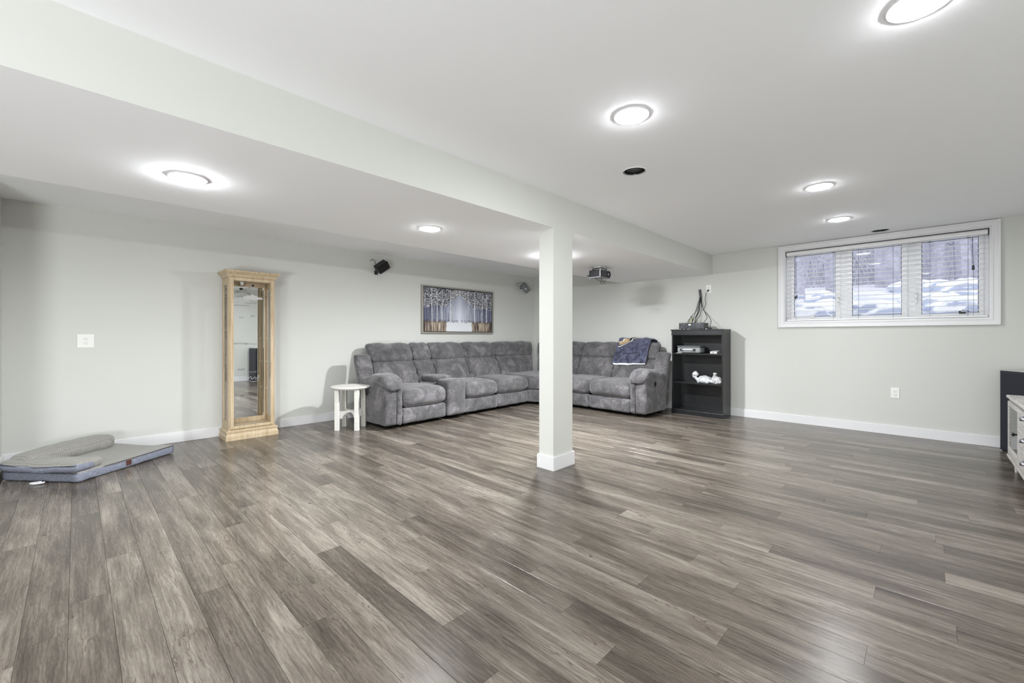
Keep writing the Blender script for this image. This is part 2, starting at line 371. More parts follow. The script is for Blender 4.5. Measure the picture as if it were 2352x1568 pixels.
for f in list(bm.faces):
    if any(all((v.co.x-x)**2+(v.co.y-y)**2 < .08**2 for v in f.verts) for x, y in SPK): bm.faces.remove(f)
    elif f.normal.z > 0: f.normal_flip()
ret = bmesh.ops.extrude_edge_only(bm, edges=[e for e in bm.edges if e.is_boundary])
for v in [g for g in ret['geom'] if isinstance(g, bmesh.types.BMVert)]: v.co.z = ZC+.1
struct(obj('ceiling', bm, M['ceil']))
bm = bmesh.new(); box(bm, SX0, SX1, YL, YB, SZ, ZC)
for f in bm.faces: f.material_index = 1 if f.normal.z < -.5 else 0
struct(obj('ceiling_soffit', bm, [M['wall'], M['ceil']]))
struct(obj('support_column', bx(-2.372, SX1, 2.778, 3.046, 0, SZ), M['wall']))
def baseboard(name, x0, x1, y0, y1):
    struct(obj(name, bx(x0, x1, y0, y1, 0, .108, bev=.004, seg=2), M['trim']))
baseboard('baseboard_front', XL, XL+.014, YL, YB)
baseboard('baseboard_back', XL+.014, XR-.014, YB-.014, YB)
baseboard('baseboard_left', XL+.014, XO, YL, YL+.014)
baseboard('baseboard_right', XR-.014, XR, YK, YB)
bm = bmesh.new(); t_ = .014
for a in ((-2.372-t_, SX1+t_, 2.778-t_, 2.778), (-2.372-t_, SX1+t_, 3.046, 3.046+t_), (-2.372-t_, -2.372, 2.778, 3.046), (SX1, SX1+t_, 2.778, 3.046)):
    box(bm, *a, 0, .112)
struct(obj('baseboard_column', bm, M['trim']))

# floor: slab with separate laminate planks
floor = struct(obj('floor', bx(XL-T, XR+T, YK-T, YB+D, -.12, -.008), M['slabc']))
PW, PL = .1262, 1.22; Y0 = 1.935
joints = [(-.146, 1.935), (.09, 2.332), (-.154, 2.455), (.071, 2.84), (-.163, 2.968), (.048, 3.34), (-.256, 3.447), (.2, 3.85), (-.924, 1.8), (-.538, 1.673),
 (-1.34, 1.546), (-1.054, 1.41), (-.801, 1.3), (-1.715, 1.168), (-1.334, 1.047), (-1.022, .93), (-1.982, .79), (-1.714, .668), (-2.257, .42), (-1.98, .3), (-2.953, .17),
 (-2.561, .05), (-4.657, -.199), (-.601, 2.06), (-.833, 2.18), (-.579, 2.58), (-.855, 2.70), (-.65, 3.08), (-1.143, 3.2), (.227, 3.83), (-1.249, 3.95), (-.486, 3.6),
 (-.75, 3.72), (-.799, 4.21), (-1.718, 4.07), (-1.381, 4.46), (-1.805, 4.59), (-1.159, 4.84), (-1.696, 5.09), (-2.075, 5.2), (-1.663, 5.97), (-1.13, 6.1)]
phase = {}
for x, y in joints: phase.setdefault(round((y-Y0)/PW), x)
c_, s_ = math.cos(YAW), math.sin(YAW)
def proj(x, y, z):
    a = c_*x+s_*y; b = -s_*x+c_*y
    return (1176+973*a/b, 772.6-973*(z-1.12)/b, b) if b > .05 else None
planks = []
k0 = math.floor((YK-Y0)/PW)-1; k1 = math.ceil((YB-Y0)/PW)+1
for k_ in range(k0, k1+1):
    ph = phase.get(k_, ((k_*.377+.13) % 1)*PL)
    y0, y1 = Y0+(k_-.5)*PW, Y0+(k_+.5)*PW
    n0 = math.floor((XL-ph)/PL)-1
    for q in range(n0, n0+9):
        x0, x1 = ph+q*PL, ph+(q+1)*PL
        xl = XL if (y0+y1)/2 > YL else XO
        X0, X1, Y0_, Y1_ = max(x0, xl), min(x1, XR), max(y0, YK), min(y1, YB)
        if X1-X0 < .02 or Y1_-Y0_ < .01: continue
        pr = [proj(X0+(X1-X0)*u, Y0_+(Y1_-Y0_)*v, 0) for u in (0, .25, .5, .75, 1) for v in (0, .5, 1)]
        vis = sum(1 for p in pr if p and 0 < p[0] < 2352 and 0 < p[1] < 1568)
        pp = [p for p in pr if p]; b = min([p[2] for p in pp]) if pp else 99
        planks.append((-(vis > 0), b, X0, X1, Y0_, Y1_, x0, x1, y0, y1))
planks.sort()
g = .0004; ch = .0008
def plank_bm(bm, x0, x1, y0, y1, rl=None, rv=0):
    a = [(x0+g, y0+g), (x1-g, y0+g), (x1-g, y1-g), (x0+g, y1-g)]
    b = [(x0+g, y0+g+ch), (x1-g, y0+g+ch), (x1-g, y1-g-ch), (x0+g, y1-g-ch)]
    L0 = [bm.verts.new((*p, -.008)) for p in a]; L1 = [bm.verts.new((*p, -ch*.8)) for p in a]; L2 = [bm.verts.new((*p, 0)) for p in b]
    bm.faces.new(L2); 
    for i in range(4):
        j = (i+1) % 4; bm.faces.new((L0[i], L0[j], L1[j], L1[i])); bm.faces.new((L1[i], L1[j], L2[j], L2[i]))
    if rl is not None:
        for v in L0+L1+L2: v[rl] = rv
fullmesh = None; nplank = 0
rest = bmesh.new(); rl = rest.verts.layers.float.new('rnd')
for (v_, b_, X0, X1, Ya, Yb, x0, x1, y0, y1) in planks:
    if v_ and nplank < 298:
        full = abs(X0-x0) < 1e-4 and abs(X1-x1) < 1e-4 and abs(Ya-y0) < 1e-4 and abs(Yb-y1) < 1e-4
        if full:
            if fullmesh is None:
                bm = bmesh.new(); plank_bm(bm, 0, PL, 0, PW); o = obj('plank', bm, M['floor'], floor); fullmesh = o.data
            else:
                o = bpy.data.objects.new('plank', fullmesh); C.objects.link(o); o.parent = floor
            o.location = (x0, y0, 0)
        else:
            bm = bmesh.new(); plank_bm(bm, 0, X1-X0, 0, Yb-Ya); o = obj('plank', bm, M['floor'], floor); o.location = (X0, Ya, 0)
        nplank += 1
    else:
        plank_bm(rest, X0, X1, Ya, Yb, rl, random.random())
o = obj('planks_far', rest, M['floor'], floor); o['kind'] = 'stuff'

# ---------------------------------------------------------------- ceiling lights, ceiling speakers
LG = 'recessed lights in the ceiling'
def ceiling_light(x, y, label, z=ZC, power=1):
    t = thing('recessed_light', label, 'ceiling light', (x, y, z))
    bm = bmesh.new(); lathe(bm, [(.086, 0), (.092, 0), (.095, -.002), (.094, -.006), (.086, -.008), (.086, 0)], 40, cap=False); obj('trim_ring', bm, M['trim'], t, True)
    bm = bmesh.new(); lathe(bm, [(.0855, -.002), (.085, -.006), (.080, -.011), (.06, -.015), (.03, -.0165), (0, -.017)], 40)
    bmesh.ops.recalc_face_normals(bm, faces=bm.faces); obj('diffuser', bm, M['lamp'] if power == 1 else emit('led_diffuser', (.95, .975, 1.0), LIGHT_L*power), t, True)
ceiling_light(-3.02, .447, 'round recessed light in the soffit underside, leftmost one in the room', SZ, 3.4)
ceiling_light(-2.98, 2.075, 'round recessed light in the soffit underside, just left of the column', SZ, .55)
ceiling_light(-2.98, 3.74, 'added round recessed light in the soffit underside, unseen behind the column', SZ, 8)  # added lamp, out of sight, brightens the sofa corner
ceiling_light(-1.13, 2.086, 'round recessed ceiling light straight above the open floor, beside the larger ceiling speaker hole')
ceiling_light(-.594, 4.115, 'round recessed ceiling light, middle of the ceiling toward the window', ZC, .8)
ceiling_light(-.615, 5.39, 'round recessed ceiling light closest to the window', ZC, .7)
ceiling_light(-.01, 2.10, 'round recessed ceiling light cut by the top edge at upper right, largest and nearest')
for x, y in ((-.1, -.9), (-.1, -2.6), (.75, -1.7)):
    ceiling_light(x, y, 'round recessed ceiling light behind the camera, ' + ('nearest the doorway' if y > -1 else 'by the rear wall' if y < -2 else 'by the right wall'), ZC, .3)
for i, (x, y) in enumerate(SPK):
    t = thing('ceiling_speaker', ['round black ceiling speaker opening in the middle of the ceiling', 'round black ceiling speaker opening just above the window casing'][i], 'speaker', (x, y, ZC))
    bm = bmesh.new(); lathe(bm, [(.0775, .001), (.084, 0), (.084, -.004), (.0775, -.004), (.0775, .001)], 40, cap=False); bmesh.ops.recalc_face_normals(bm, faces=bm.faces); obj('rim', bm, M['trim'], t, True)
    bm = bmesh.new(); lathe(bm, [(.0765, .0), (.0765, .07), (.001, .075)], 32, cap=False); bmesh.ops.reverse_faces(bm, faces=bm.faces); obj('housing', bm, M['black'], t)
    bm = bmesh.new(); lathe(bm, [(.07, .012), (.064, .016), (.056, .013), (.03, .035), (.02, .04), (.012, .034), (0, .032)], 32); obj('cone', bm, simple('speaker_cone', (74, 76, 78), .4), t, True)
    bm = bmesh.new(); lathe(bm, [(.0745, .006), (.0745, .002), (.070, .002), (.070, .006), (.0745, .006)], 40, cap=False); bmesh.ops.recalc_face_normals(bm, faces=bm.faces); obj('cone_ring', bm, M['chrome'], t, True)

# ---------------------------------------------------------------- window
win = bpy.data.objects.new('window_1', None); C.objects.link(win); struct(win); win.location = (0, 0, 0)
def casing(x0, x1, z0, z1, side):
    # profiled flat casing board with a raised outer back-band and small inner bead
    bm = bmesh.new(); w = .016; ix0, ix1 = WX0-.012, WX1+.012
    if side == 'L': box(bm, x0+w, x1-.012, YB-.018, YB, z0, z1); box(bm, x0, x0+w, YB-.028, YB, z0, z1); box(bm, x1-.012, x1, YB-.022, YB, z0, z1)
    if side == 'R': box(bm, x0+.012, x1-w, YB-.018, YB, z0, z1); box(bm, x1-w, x1, YB-.028, YB, z0, z1); box(bm, x0, x0+.012, YB-.022, YB, z0, z1)
    if side == 'T':
        box(bm, x0+w, x1-w, YB-.018, YB, z0+.012, z1-w); box(bm, x0, x1, YB-.028, YB, z1-w, z1); box(bm, ix0, ix1, YB-.022, YB, z0, z0+.012)
        for q in ((x0, x0+w), (x1-w, x1)): box(bm, *q, YB-.028, YB, z0, z1-w)
        for q in ((x0+w, ix0), (ix1, x1-w)): box(bm, *q, YB-.018, YB, z0, z0+.012)
    if side == 'B':
        box(bm, x0+w, x1-w, YB-.018, YB, z0+w, z1-.012); box(bm, x0, x1, YB-.028, YB, z0, z0+w); box(bm, ix0, ix1, YB-.022, YB, z1-.012, z1)
        for q in ((x0, x0+w), (x1-w, x1)): box(bm, *q, YB-.028, YB, z0+w, z1)
        for q in ((x0+w, ix0), (ix1, x1-w)): box(bm, *q, YB-.018, YB, z1-.012, z1)
    obj('casing_board', bm, M['trim'], win)
casing(-1.378, WX0, WZ0, WZ1, 'L'); casing(WX1, .556, WZ0, WZ1, 'R'); casing(-1.378, .556, WZ1, 2.303, 'T'); casing(-1.378, .556, 1.24, WZ0, 'B')
bm = bmesh.new(); e = .012
box(bm, WX0, WX0+e, YB, YB+D, WZ0, WZ1); box(bm, WX1-e, WX1, YB, YB+D, WZ0, WZ1); box(bm, WX0+e, WX1-e, YB, YB+D, WZ0, WZ0+e); box(bm, WX0+e, WX1-e, YB, YB+D, WZ1-e, WZ1)
obj('jamb_liner', bm, M['trim'], win)
YF = YB+.10           # sash plane
panes = [(-1.222, -.786), (-.624, -.18), (-.016, .415)]
PZ0, PZ1 = 1.372, 2.172
bm = bmesh.new()
box(bm, WX0+e, WX1-e, YF, YF+.09, WZ0+e, PZ0-.045); box(bm, WX0+e, WX1-e, YF, YF+.09, PZ1+.04, WZ1-e)
edges = [WX0+e]+[v for p in panes for v in p]+[WX1-e]
for a, b in ((edges[0], edges[1]), (edges[2], edges[3]), (edges[4], edges[5]), (edges[6], edges[7])):
    aa = a+(.05 if a != edges[0] else 0); bb = b-(.05 if b != edges[7] else 0)
    if b-a < .1: aa, bb = (a, b-.035) if a == edges[0] else (a+.035, b)
    box(bm, aa, bb, YF, YF+.09, PZ0-.045, PZ1+.04)
obj('window_frame', bm, M['vinyl'], win)
for i, (a, b) in enumerate(panes):
    w = .035 if i != 1 else .05
    bm = bmesh.new(); l_ = .035 if i == 0 else .05; r_ = .035 if i == 2 else .05
    box(bm, a-l_, a, YF-.012, YF+.05, PZ0-.045, PZ1+.04, bev=.003); box(bm, b, b+r_, YF-.012, YF+.05, PZ0-.045, PZ1+.04, bev=.003)
    box(bm, a, b, YF-.012, YF+.05, PZ0-.045, PZ0, bev=.003); box(bm, a, b, YF-.012, YF+.05, PZ1, PZ1+.04, bev=.003)
    s = obj('sash', bm, M['vinyl'], win)
    obj('pane', bx(a, b, YF+.02, YF+.024, PZ0, PZ1), M['winglass'], s)
    bm = bmesh.new()
    for (x0, x1, z0, z1) in ((a, a+.005, PZ0, PZ1), (b-.005, b, PZ0, PZ1), (a, b, PZ0, PZ0+.005), (a, b, PZ1-.005, PZ1)): box(bm, x0, x1, YF+.008, YF+.02, z0, z1)
    obj('pane_gasket', bm, simple('grey_gasket', (84, 88, 104), .7), s)
    if i != 1:
        hx = .30 if i == 2 else -1.02
        bm = bmesh.new(); box(bm, hx-.03, hx+.02, YF-.035, YF-.012, PZ0-.008, PZ0+.012, bev=.003)
        tube(bm, [(hx-.03, YF-.03, PZ0+.012), (hx, YF-.04, PZ0+.03), (hx+.045, YF-.04, PZ0+.012)], .005, 6)
        obj('crank_handle', bm, M['darkmetal'] if i == 2 else M['plate'], s)
for lx in (-.755, -.06):
    bm = bmesh.new(); box(bm, lx-.008, lx+.008, YF-.03, YF-.012, 1.50, 1.62, bev=.003); box(bm, lx-.005, lx+.005, YF-.042, YF-.03, 1.52, 1.60, bev=.003)
    obj('sash_lock', bm, M['plate'], win)

bl = thing('window_blind', 'wide white horizontal slat blind, open, hanging inside the window casing', 'blind', (0, YB+.045, 0))
BX0, BX1 = WX0+.022, WX1-.022
bm = bmesh.new(); pr = [(.03, 2.17), (.034, 2.225), (-.012, 2.225), (-.026, 2.215), (-.03, 2.197), (-.026, 2.178), (-.012, 2.17)]
prism(bm, pr, BX0, BX1, 'x'); obj('headrail', bm, M['blinds'], bl)
bm = bmesh.new(); prism(bm, [(y*1.04, 2.197+(z-2.197)*1.04) for y, z in pr], BX1, BX1+.005, 'x'); prism(bm, [(y*1.04, 2.197+(z-2.197)*1.04) for y, z in pr], BX0-.005, BX0, 'x'); obj('headrail_end_cap', bm, M['slot'], bl)
obj('headrail_gap_shade', bx(BX0, BX1, -.01, .03, 2.226, 2.231), M['slot'], bl)  # dark strip standing in for the shade in the gap above the headrail
sl = None
for i in range(15):
    z = 2.145-i*.0535
    if sl is None:
        bm = bmesh.new()
        prism(bm, [(-.024, -.001), (-.012, .0015), (0, .0025), (.012, .0015), (.024, -.001), (.024, -.004), (.012, -.0015), (0, -.0005), (-.012, -.0015), (-.024, -.004)], BX0+.004, BX1-.004, 'x')
        o = obj('slat', bm, M['blinds'], bl); sl = o.data
    else:
        o = bpy.data.objects.new('slat', sl); C.objects.link(o); o.parent = bl
    o.location = (0, 0, z)
obj('bottom_rail', bx(BX0+.004, BX1-.004, -.024, .024, 1.322, 1.342, bev=.003), M['blinds'], bl)
for cx in (-1.19, -.80, -.56, -.25, .05, .335):
    bm = bmesh.new()
    for yy in (-.0245, .0245): tube(bm, [(cx, yy, 1.33), (cx, yy, 2.18)], .0009, 4)
    obj('ladder_cord', bm, simple('cord_grey', (120, 122, 135), .8), bl)
    if cx in (-1.19, -.80, .05, .335):
        obj('cord_clip', bx(cx-.014, cx+.014, -.03, -.024, 2.150, 2.158, bev=.001, seg=1), M['slot'], bl)
bm = bmesh.new(); tube(bm, [(.365, -.032, 2.155), (.37, -.034, 1.86)], .0022, 6); obj('pull_cord', bm, M['cord'], bl)
bm = bmesh.new(); lathe(bm, [(.003, 0), (.009, -.01), (.011, -.04), (.010, -.05), (.002, -.052)], 12, (.37, -.034, 1.865)); obj('tassel', bm, simple('dark_grey_tassel', (60, 62, 68), .5), bl, True)
bm = bmesh.new(); tube(bm, [(.371, -.034, 1.82), (.372, -.034, 1.34)], .001, 4); obj('pull_cord', bm, M['cord'], bl)
for dx, dz in ((0, 0), (.014, .012)):
    bm = bmesh.new(); lathe(bm, [(.002, .022), (.005, .012), (.009, -.016), (.002, -.018)], 8, (-1.192+dx, -.034, 1.625+dz)); tube(bm, [(-1.192+dx, -.034, 1.64+dz), (-1.19, -.03, 2.16)], .0008, 4)
    obj('lift_cord_tassel', bm, M['slot'], bl)

# ---------------------------------------------------------------- wall outlets
def outlet(name, x, y, z, facing, label, w=.075, h=.118, plug=False):
    t = thing(name, label, 'outlet', (x, y, z), {'+x': PI/2, '-y': 0}[facing])
    obj('cover_plate', bx(-w/2, w/2, -.006, 0, -h/2, h/2, bev=.003), M['plate'], t)
    for dz in (.02, -.02):
        f = obj('receptacle', bx(-.017, .017, -.0085, -.005, dz-.015, dz+.015, bev=.002), M['plate'], t)
        bm = bmesh.new(); box(bm, -.008, -.006, -.0092, -.008, dz-.002, dz+.008); box(bm, .006, .008, -.0092, -.008, dz-.002, dz+.008); box(bm, -.002, .002, -.0092, -.008, dz-.011, dz-.007)
        obj('slot', bm, M['slot'], f)
    return t
# left wall outlet: facing +x, the local -y turned to +x
outlet('wall_outlet', XL, .064, 1.078, '+x', 'white square outlet plate on the wall above the dog bed', .115, .128)
outlet('wall_outlet', -.232, YB, .478, '-y', 'white outlet low on the wall below the window')
t = outlet('wall_outlet', -2.272, YB, 1.819, '-y', 'white outlet high on the wall above the receiver, with a black plug in it')
bm = bmesh.new(); box(bm, -.014, .012, -.034, -.0092, -.034, -.010, bev=.004)
obj('plug', bm, M['black'], t, label='black power plug')

# ---------------------------------------------------------------- sectional sofa
sofa = thing('sectional_sofa', 'L-shaped grey suede reclining sectional sofa filling the far corner', 'sofa', (-4.565, 2.55, 0))
def maplike(o3, rot):
    return Matrix.Translation(Vector((o3[0], o3[1], 0))-Vector((-4.565, 2.55, 0))) @ Matrix.Rotation(rot, 4, 'Z')
ML = maplike((-4.565, 2.55), PI/2+.042)      # local (u, d): u along the run, d toward the back
MR = maplike((-4.36, 5.465), -.042)
def dmap(d): return d
def spart(name, bm, Mx, m='suede', smooth=True, label=None):
    return obj(name, xform(bm, Mx), M[m], sofa, smooth, label)
def lean_back(x, y, z):      # d grows with height above .45
    return (x, y+(z-.45)*.44, z)
def unit(u0, u1, Mx, seed, seat=True, miter=0):
    g_ = .006
    def mit(x, z, y):     # mitred end where the two corner backs meet
        if not miter: return x
        t = (x-u0)/(u1-u0) if miter > 0 else (u1-x)/(u1-u0)
        return x+miter*t*((z-.45)*.42+(y-.59)*.95)
    if seat:
        spart('seat_cushion', soft(u0+g_, u1-g_, -.03, .68, .243, .462, r=.085, puff=(0, .03, .028), seg=(16, 14, 10), wr=.010, wf=6, seed=seed), Mx)
        spart('footrest_panel', soft(u0+g_, u1-g_, 0, .09, .045, .238, r=.03, puff=(0, .014, 0), seg=(14, 6, 8), wr=.006, seed=seed+9), Mx)
    def crease(x, y, z):
        un = (x-u0)/(u1-u0); e_ = min(un, 1-un)
        y += .035*math.exp(-((z-.78)/.045)**2)*(1 if y < .72 else 0)
        y += .016*math.sin(z*52+(x-u0)*40*(1 if un < .5 else -1)+seed)*math.exp(-e_*9)*(1 if y < .64 else 0)
        x = mit(x, z, y if y < .72 else .7)
        return lean_back(x, y, z)
    spart('lower_back_cushion', soft(u0+g_, u1-g_, .585, .70, .40, .792, r=.035, puff=(0, .03, 0), seg=(18, 8, 14), wr=.009, wf=8, fn=crease, seed=seed+3), Mx)
    def head(x, y, z):
        t = max(0, (z-.90)/.13)
        q = mit(x, z, y); return (q, y+(z-.45)*.40+.02*t*t, z-.010*math.cos((x-u0)/(u1-u0)*4*PI)*t*.6)
    spart('headrest', soft(u0+g_*.6, u1-g_*.6, .592, .715, .775, 1.024, r=.048, puff=(0, .030, .004), seg=(18, 8, 12), wr=.009, wf=7, fn=head, seed=seed+5), Mx)
def arm(u0, u1, Mx, flip):
    outer = u0 if not flip else u1
    def side(x, y, z):
        return (x, y+(.12*max(0, z-.1) if y > .4 else 0), z)
    spart('arm_panel', soft(u0, u1, .0, .62, .05, .545, r=.035, puff=(.012, .008, 0), seg=(8, 14, 12), wr=.006, fn=side, seed=1+flip), Mx)
    inn0, inn1 = (u1-.075, u1+.004) if not flip else (u0-.004, u0+.075)
    spart('arm_front_strip', soft(inn0, inn1, -.022, .05, .05, .56, r=.03, puff=(0, .012, 0), seg=(6, 6, 22), wr=.012, wf=22, seed=4), Mx)
    def padf(x, y, z):
        t = (y+.04)/.66
        z2 = z-.085*max(0, t-.35)**1.3*1.6
        if t < .22: q = (.22-t)/.22; z2 -= .085*q*q
        ww = 1-.10*t
        xc = (u0+u1)/2
        return (xc+(x-xc)*ww, y, z2)
    spart('arm_pad', soft(u0-.022, u1+.012, -.045, .62, .535, .655, r=.062, puff=(0, 0, .016), seg=(12, 22, 10), wr=.011, wf=11, fn=padf, seed=7+flip), Mx)
    def wing(x, y, z): return (x, y+(z-.45)*.34, z)
    spart('wing_panel', soft(u0+.005, u1-.01, .55, .665, .10, .885, r=.04, puff=(.01, 0, 0), seg=(8, 8, 18), wr=.006, fn=wing, seed=8), Mx)
    bm = bmesh.new(); xs = inn0 if not flip else inn1
    tube(bm, [(xs, -.006, .52), (xs, -.008, .3), (xs, -.006, .06)], .004, 6)
    spart('piping', bm, Mx, 'piping')
arm(0, .225, ML, 0)
unit(.235, .93, ML, 11)
# console with padded lid
spart('storage_console', soft(.936, 1.254, -.03, .62, .05, .535, r=.035, puff=(0, .006, 0), seg=(10, 14, 12), wr=.005, fn=lambda x, y, z: (x, y, z-(.055 if (y > .22 and z > .5) else 0)), seed=2), ML)
spart('console_lid', soft(.955, 1.235, .23, .60, .488, .568, r=.035, puff=(0, 0, .008), seg=(10, 12, 6), wr=.004, seed=3), ML, label='padded armrest lid of the console')
unit(.93, 1.26, ML, 23, seat=False)
unit(1.26, 1.935, ML, 31)
unit(1.935, 2.65, ML, 42)
# corner wedge, built in sofa space directly
def P2(M_, u, d): v = M_ @ Vector((u, d, 0)); return (v.x, v.y)
a1 = P2(ML, 2.662, -.01); a2 = P2(ML, 2.662, .70); b1 = P2(MR, -.012, -.01); b2 = P2(MR, -.012, .70)
cor = (a2[0]+.0, b2[1])
def wedge(z0, z1, off, bev):
    bm = bmesh.new(); m1 = ((a1[0]+b1[0])/2+.03, (a1[1]+b1[1])/2-.03)
    poly = [a2, a1, m1, b1, b2, cor]
    prism(bm, poly, z0, z1)
    es = list(bm.edges); bmesh.ops.bevel(bm, geom=es, offset=bev, segments=5, profile=.6, affect='EDGES'); return bm
obj('seat_cushion', wedge(.25, .475, 0, .05), M['suede'], sofa, True)
obj('footrest_panel', wedge(.045, .24, 0, .02), M['suede'], sofa, True)
unit(2.662, 3.53, ML, 51, seat=False, miter=1)
MRc = MR
def unitR(u0, u1, seed, seat=True): unit(u0, u1, MR, seed, seat)
unit(-.89, -.012, MR, 63, seat=False, miter=-1)
unitR(0, .70, 71); unitR(.70, 1.415, 83)
arm(1.425, 1.645, MR, 1)
# rear shell and dark base
for (u0, u1, Mx) in ((.22, 3.5, ML), (-.80, 1.42, MR)):
    spart('rear_panel', soft(u0, u1, .69, .755, .06, .86, r=.02, seg=(10, 4, 8), wr=.0, fn=lambda x, y, z: (x, y+(z-.45)*.36, z)), Mx)
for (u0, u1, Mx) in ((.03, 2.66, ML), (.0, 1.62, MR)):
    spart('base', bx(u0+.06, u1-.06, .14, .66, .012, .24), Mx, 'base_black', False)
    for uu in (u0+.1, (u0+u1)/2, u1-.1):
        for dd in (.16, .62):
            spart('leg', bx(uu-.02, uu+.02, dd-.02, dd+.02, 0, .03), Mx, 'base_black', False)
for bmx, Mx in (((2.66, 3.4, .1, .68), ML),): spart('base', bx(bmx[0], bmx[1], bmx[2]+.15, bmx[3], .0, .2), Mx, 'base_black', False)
# recliner release ring on the near arm, finger hole on the far arm
bm = bmesh.new(); ring = [(-.014, .40+.028*math.cos(a*PI/8), .44+.042*math.sin(a*PI/8)) for a in range(17)]; tube(bm, ring, .006, 6); spart('recliner_lever', bm, ML, 'cord', label='black recliner release loop')
bm = bmesh.new(); lathe(bm, [(0, 0), (.022, 0), (.026, .006), (0, .006)], 20); 
bmesh.ops.transform(bm, matrix=Matrix.Translation((1.645+.01, .25, .455)) @ Matrix.Rotation(PI/2, 4, 'Y') @ Matrix.Diagonal((1.4, .85, 1, 1)), verts=bm.verts)
spart('recliner_release_hole', bm, MR, 'base_black')

# ---------------------------------------------------------------- blanket over the far sofa back
bk = thing('blanket', 'navy plush blanket with gold emblem corner draped over the sofa back', 'blanket', (-3.6, 6.0, 0))
def blk(s, t, off=0):
    # s across (0..1), t along the drape: 0 behind, 1 front hem
    ux = .755+.545*s - .05*(t-.3)*(1-s) - .01*t
    d_path = [(1.02, .78), (1.01, .93), (.965, 1.045), (.90, 1.062), (.835, 1.045), (.79, .98), (.755, .88), (.725, .80), (.705, .735), (.685, .66)]
    f = t*(len(d_path)-1); i = min(int(f), len(d_path)-2); q = f-i
    d = d_path[i][0]*(1-q)+d_path[i+1][0]*q; z = d_path[i][1]*(1-q)+d_path[i+1][1]*q
    i2 = min(i+1, len(d_path)-1); dx = d_path[i2][0]-d_path[i][0]; dz = d_path[i2][1]-d_path[i][1]; L = math.hypot(dx, dz) or 1
    nd, nz = (dz/L, -dx/L); nd, nz = (-abs(nd), nz) if t > .35 else (nd, nz)
    w = .010*math.sin(s*17+t*3)+.006*math.sin(s*31+2)+.006*noise.noise(Vector((s*5, t*6, 3)))
    w += .035*max(0, s-.82)/.18*math.sin((s-.82)*26)*.6
    h = off+(.024+w)*(.3+.7*t)
    z -= .05*max(0, .5-abs(s-.75))*0
    d -= .0; z += (-.012+.02*s)*max(0, t-.5)*2
    p = MR @ Vector((ux, d-(h*.95+.012)*(1 if t > .33 else -1 if t < .22 else 0), z+h*(.3 if t > .45 else 1)+.004)); return Vector((p.x, p.y, p.z))-Vector((-3.6+4.565, 6.0-2.55, 0))
def sheet(fn, ns, nt, th=.006):
    bm = bmesh.new(); top = [[bm.verts.new(fn(i/ns, j/nt, th)) for j in range(nt+1)] for i in range(ns+1)]
    bot = [[bm.verts.new(fn(i/ns, j/nt, 0)) for j in range(nt+1)] for i in range(ns+1)]
    for i in range(ns):
        for j in range(nt):
            bm.faces.new((top[i][j], top[i+1][j], top[i+1][j+1], top[i][j+1])); bm.faces.new((bot[i][j], bot[i][j+1], bot[i+1][j+1], bot[i+1][j]))
    for j in range(nt):
        bm.faces.new((top[0][j], top[0][j+1], bot[0][j+1], bot[0][j])); bm.faces.new((top[ns][j], bot[ns][j], bot[ns][j+1], top[ns][j+1]))
    for i in range(ns):
        bm.faces.new((top[i][0], bot[i][0], bot[i+1][0], top[i+1][0])); bm.faces.new((top[i][nt], top[i+1][nt], bot[i+1][nt], bot[i][nt]))
    bmesh.ops.recalc_face_normals(bm, faces=bm.faces); return bm
obj('blanket_cloth', sheet(lambda s, t, o: blk(s, t*.955, o+.012), 48, 40, .008), M['navyplush'], bk, True)
obj('fleece_lining', sheet(lambda s, t, o: blk(s*.97+.01, .86+.14*t*(.93+.07*math.sin(s*5)), o+.001), 40, 8, .008), M['fleece'], bk, True, 'white fleece underside showing below the hem')
def printed(name, polyfn, m, n=24):
    bm = bmesh.new()
    for quad in polyfn(n):
        try: bm.faces.new([bm.verts.new(blk(a, b, .0235)) for a, b in quad])
        except ValueError: pass
    return obj(name, bm, m, bk)
def band(r0, r1, a0=-.1, a1=1.62):
    def f(n):
        out = []; n = 28
        for i in range(n):
            p = a0+(a1-a0)*i/n; q = a0+(a1-a0)*(i+1)/n
            # circle centred beyond the upper-left corner of the visible cloth
            C_ = (-.22, .18)
            pts = [(C_[0]+r*math.cos(a)*1.22, C_[1]+r*math.sin(a)*.64) for r, a in ((r0, p), (r1, p), (r1, q), (r0, q))]
            if all(0.005 < x < .99 and .27 < y < .93 for x, y in pts): out.append(pts)
        return out
    return f
printed('print_disc', band(.02, .52), M['brownprint'])
printed('print_ring', band(.52, .535), M['cream'])
printed('print_ring', band(.535, .655), M['gold'])
printed('print_ring', band(.655, .68), M['navyprint']); printed('print_ring', band(.68, .70), M['cream'])
def arrows(n):
    out = []; C_ = (-.22, .18)
    for i in range(12):
        a = .10+i*.115
        pts = [(C_[0]+r*math.cos(b)*1.22, C_[1]+r*math.sin(b)*.64) for r, b in ((.56, a), (.60, a+.05), (.635, a), (.60, a+.025))]
        if all(.005 < x < .99 and .27 < y < .93 for x, y in pts): out.append(pts)
    return out
bm = bmesh.new()
for q in arrows(0): bm.faces.new([bm.verts.new(blk(a, b, .0245)) for a, b in q])
obj('print_arrow', bm, M['navyprint'], bk)
def line_mark(n):
    return [[(.26+.5*i/10, .725-.02*i/10), (.26+.5*(i+1)/10, .725-.02*(i+1)/10), (.26+.5*(i+1)/10, .738-.02*(i+1)/10), (.26+.5*i/10, .738-.02*i/10)] for i in range(10)]
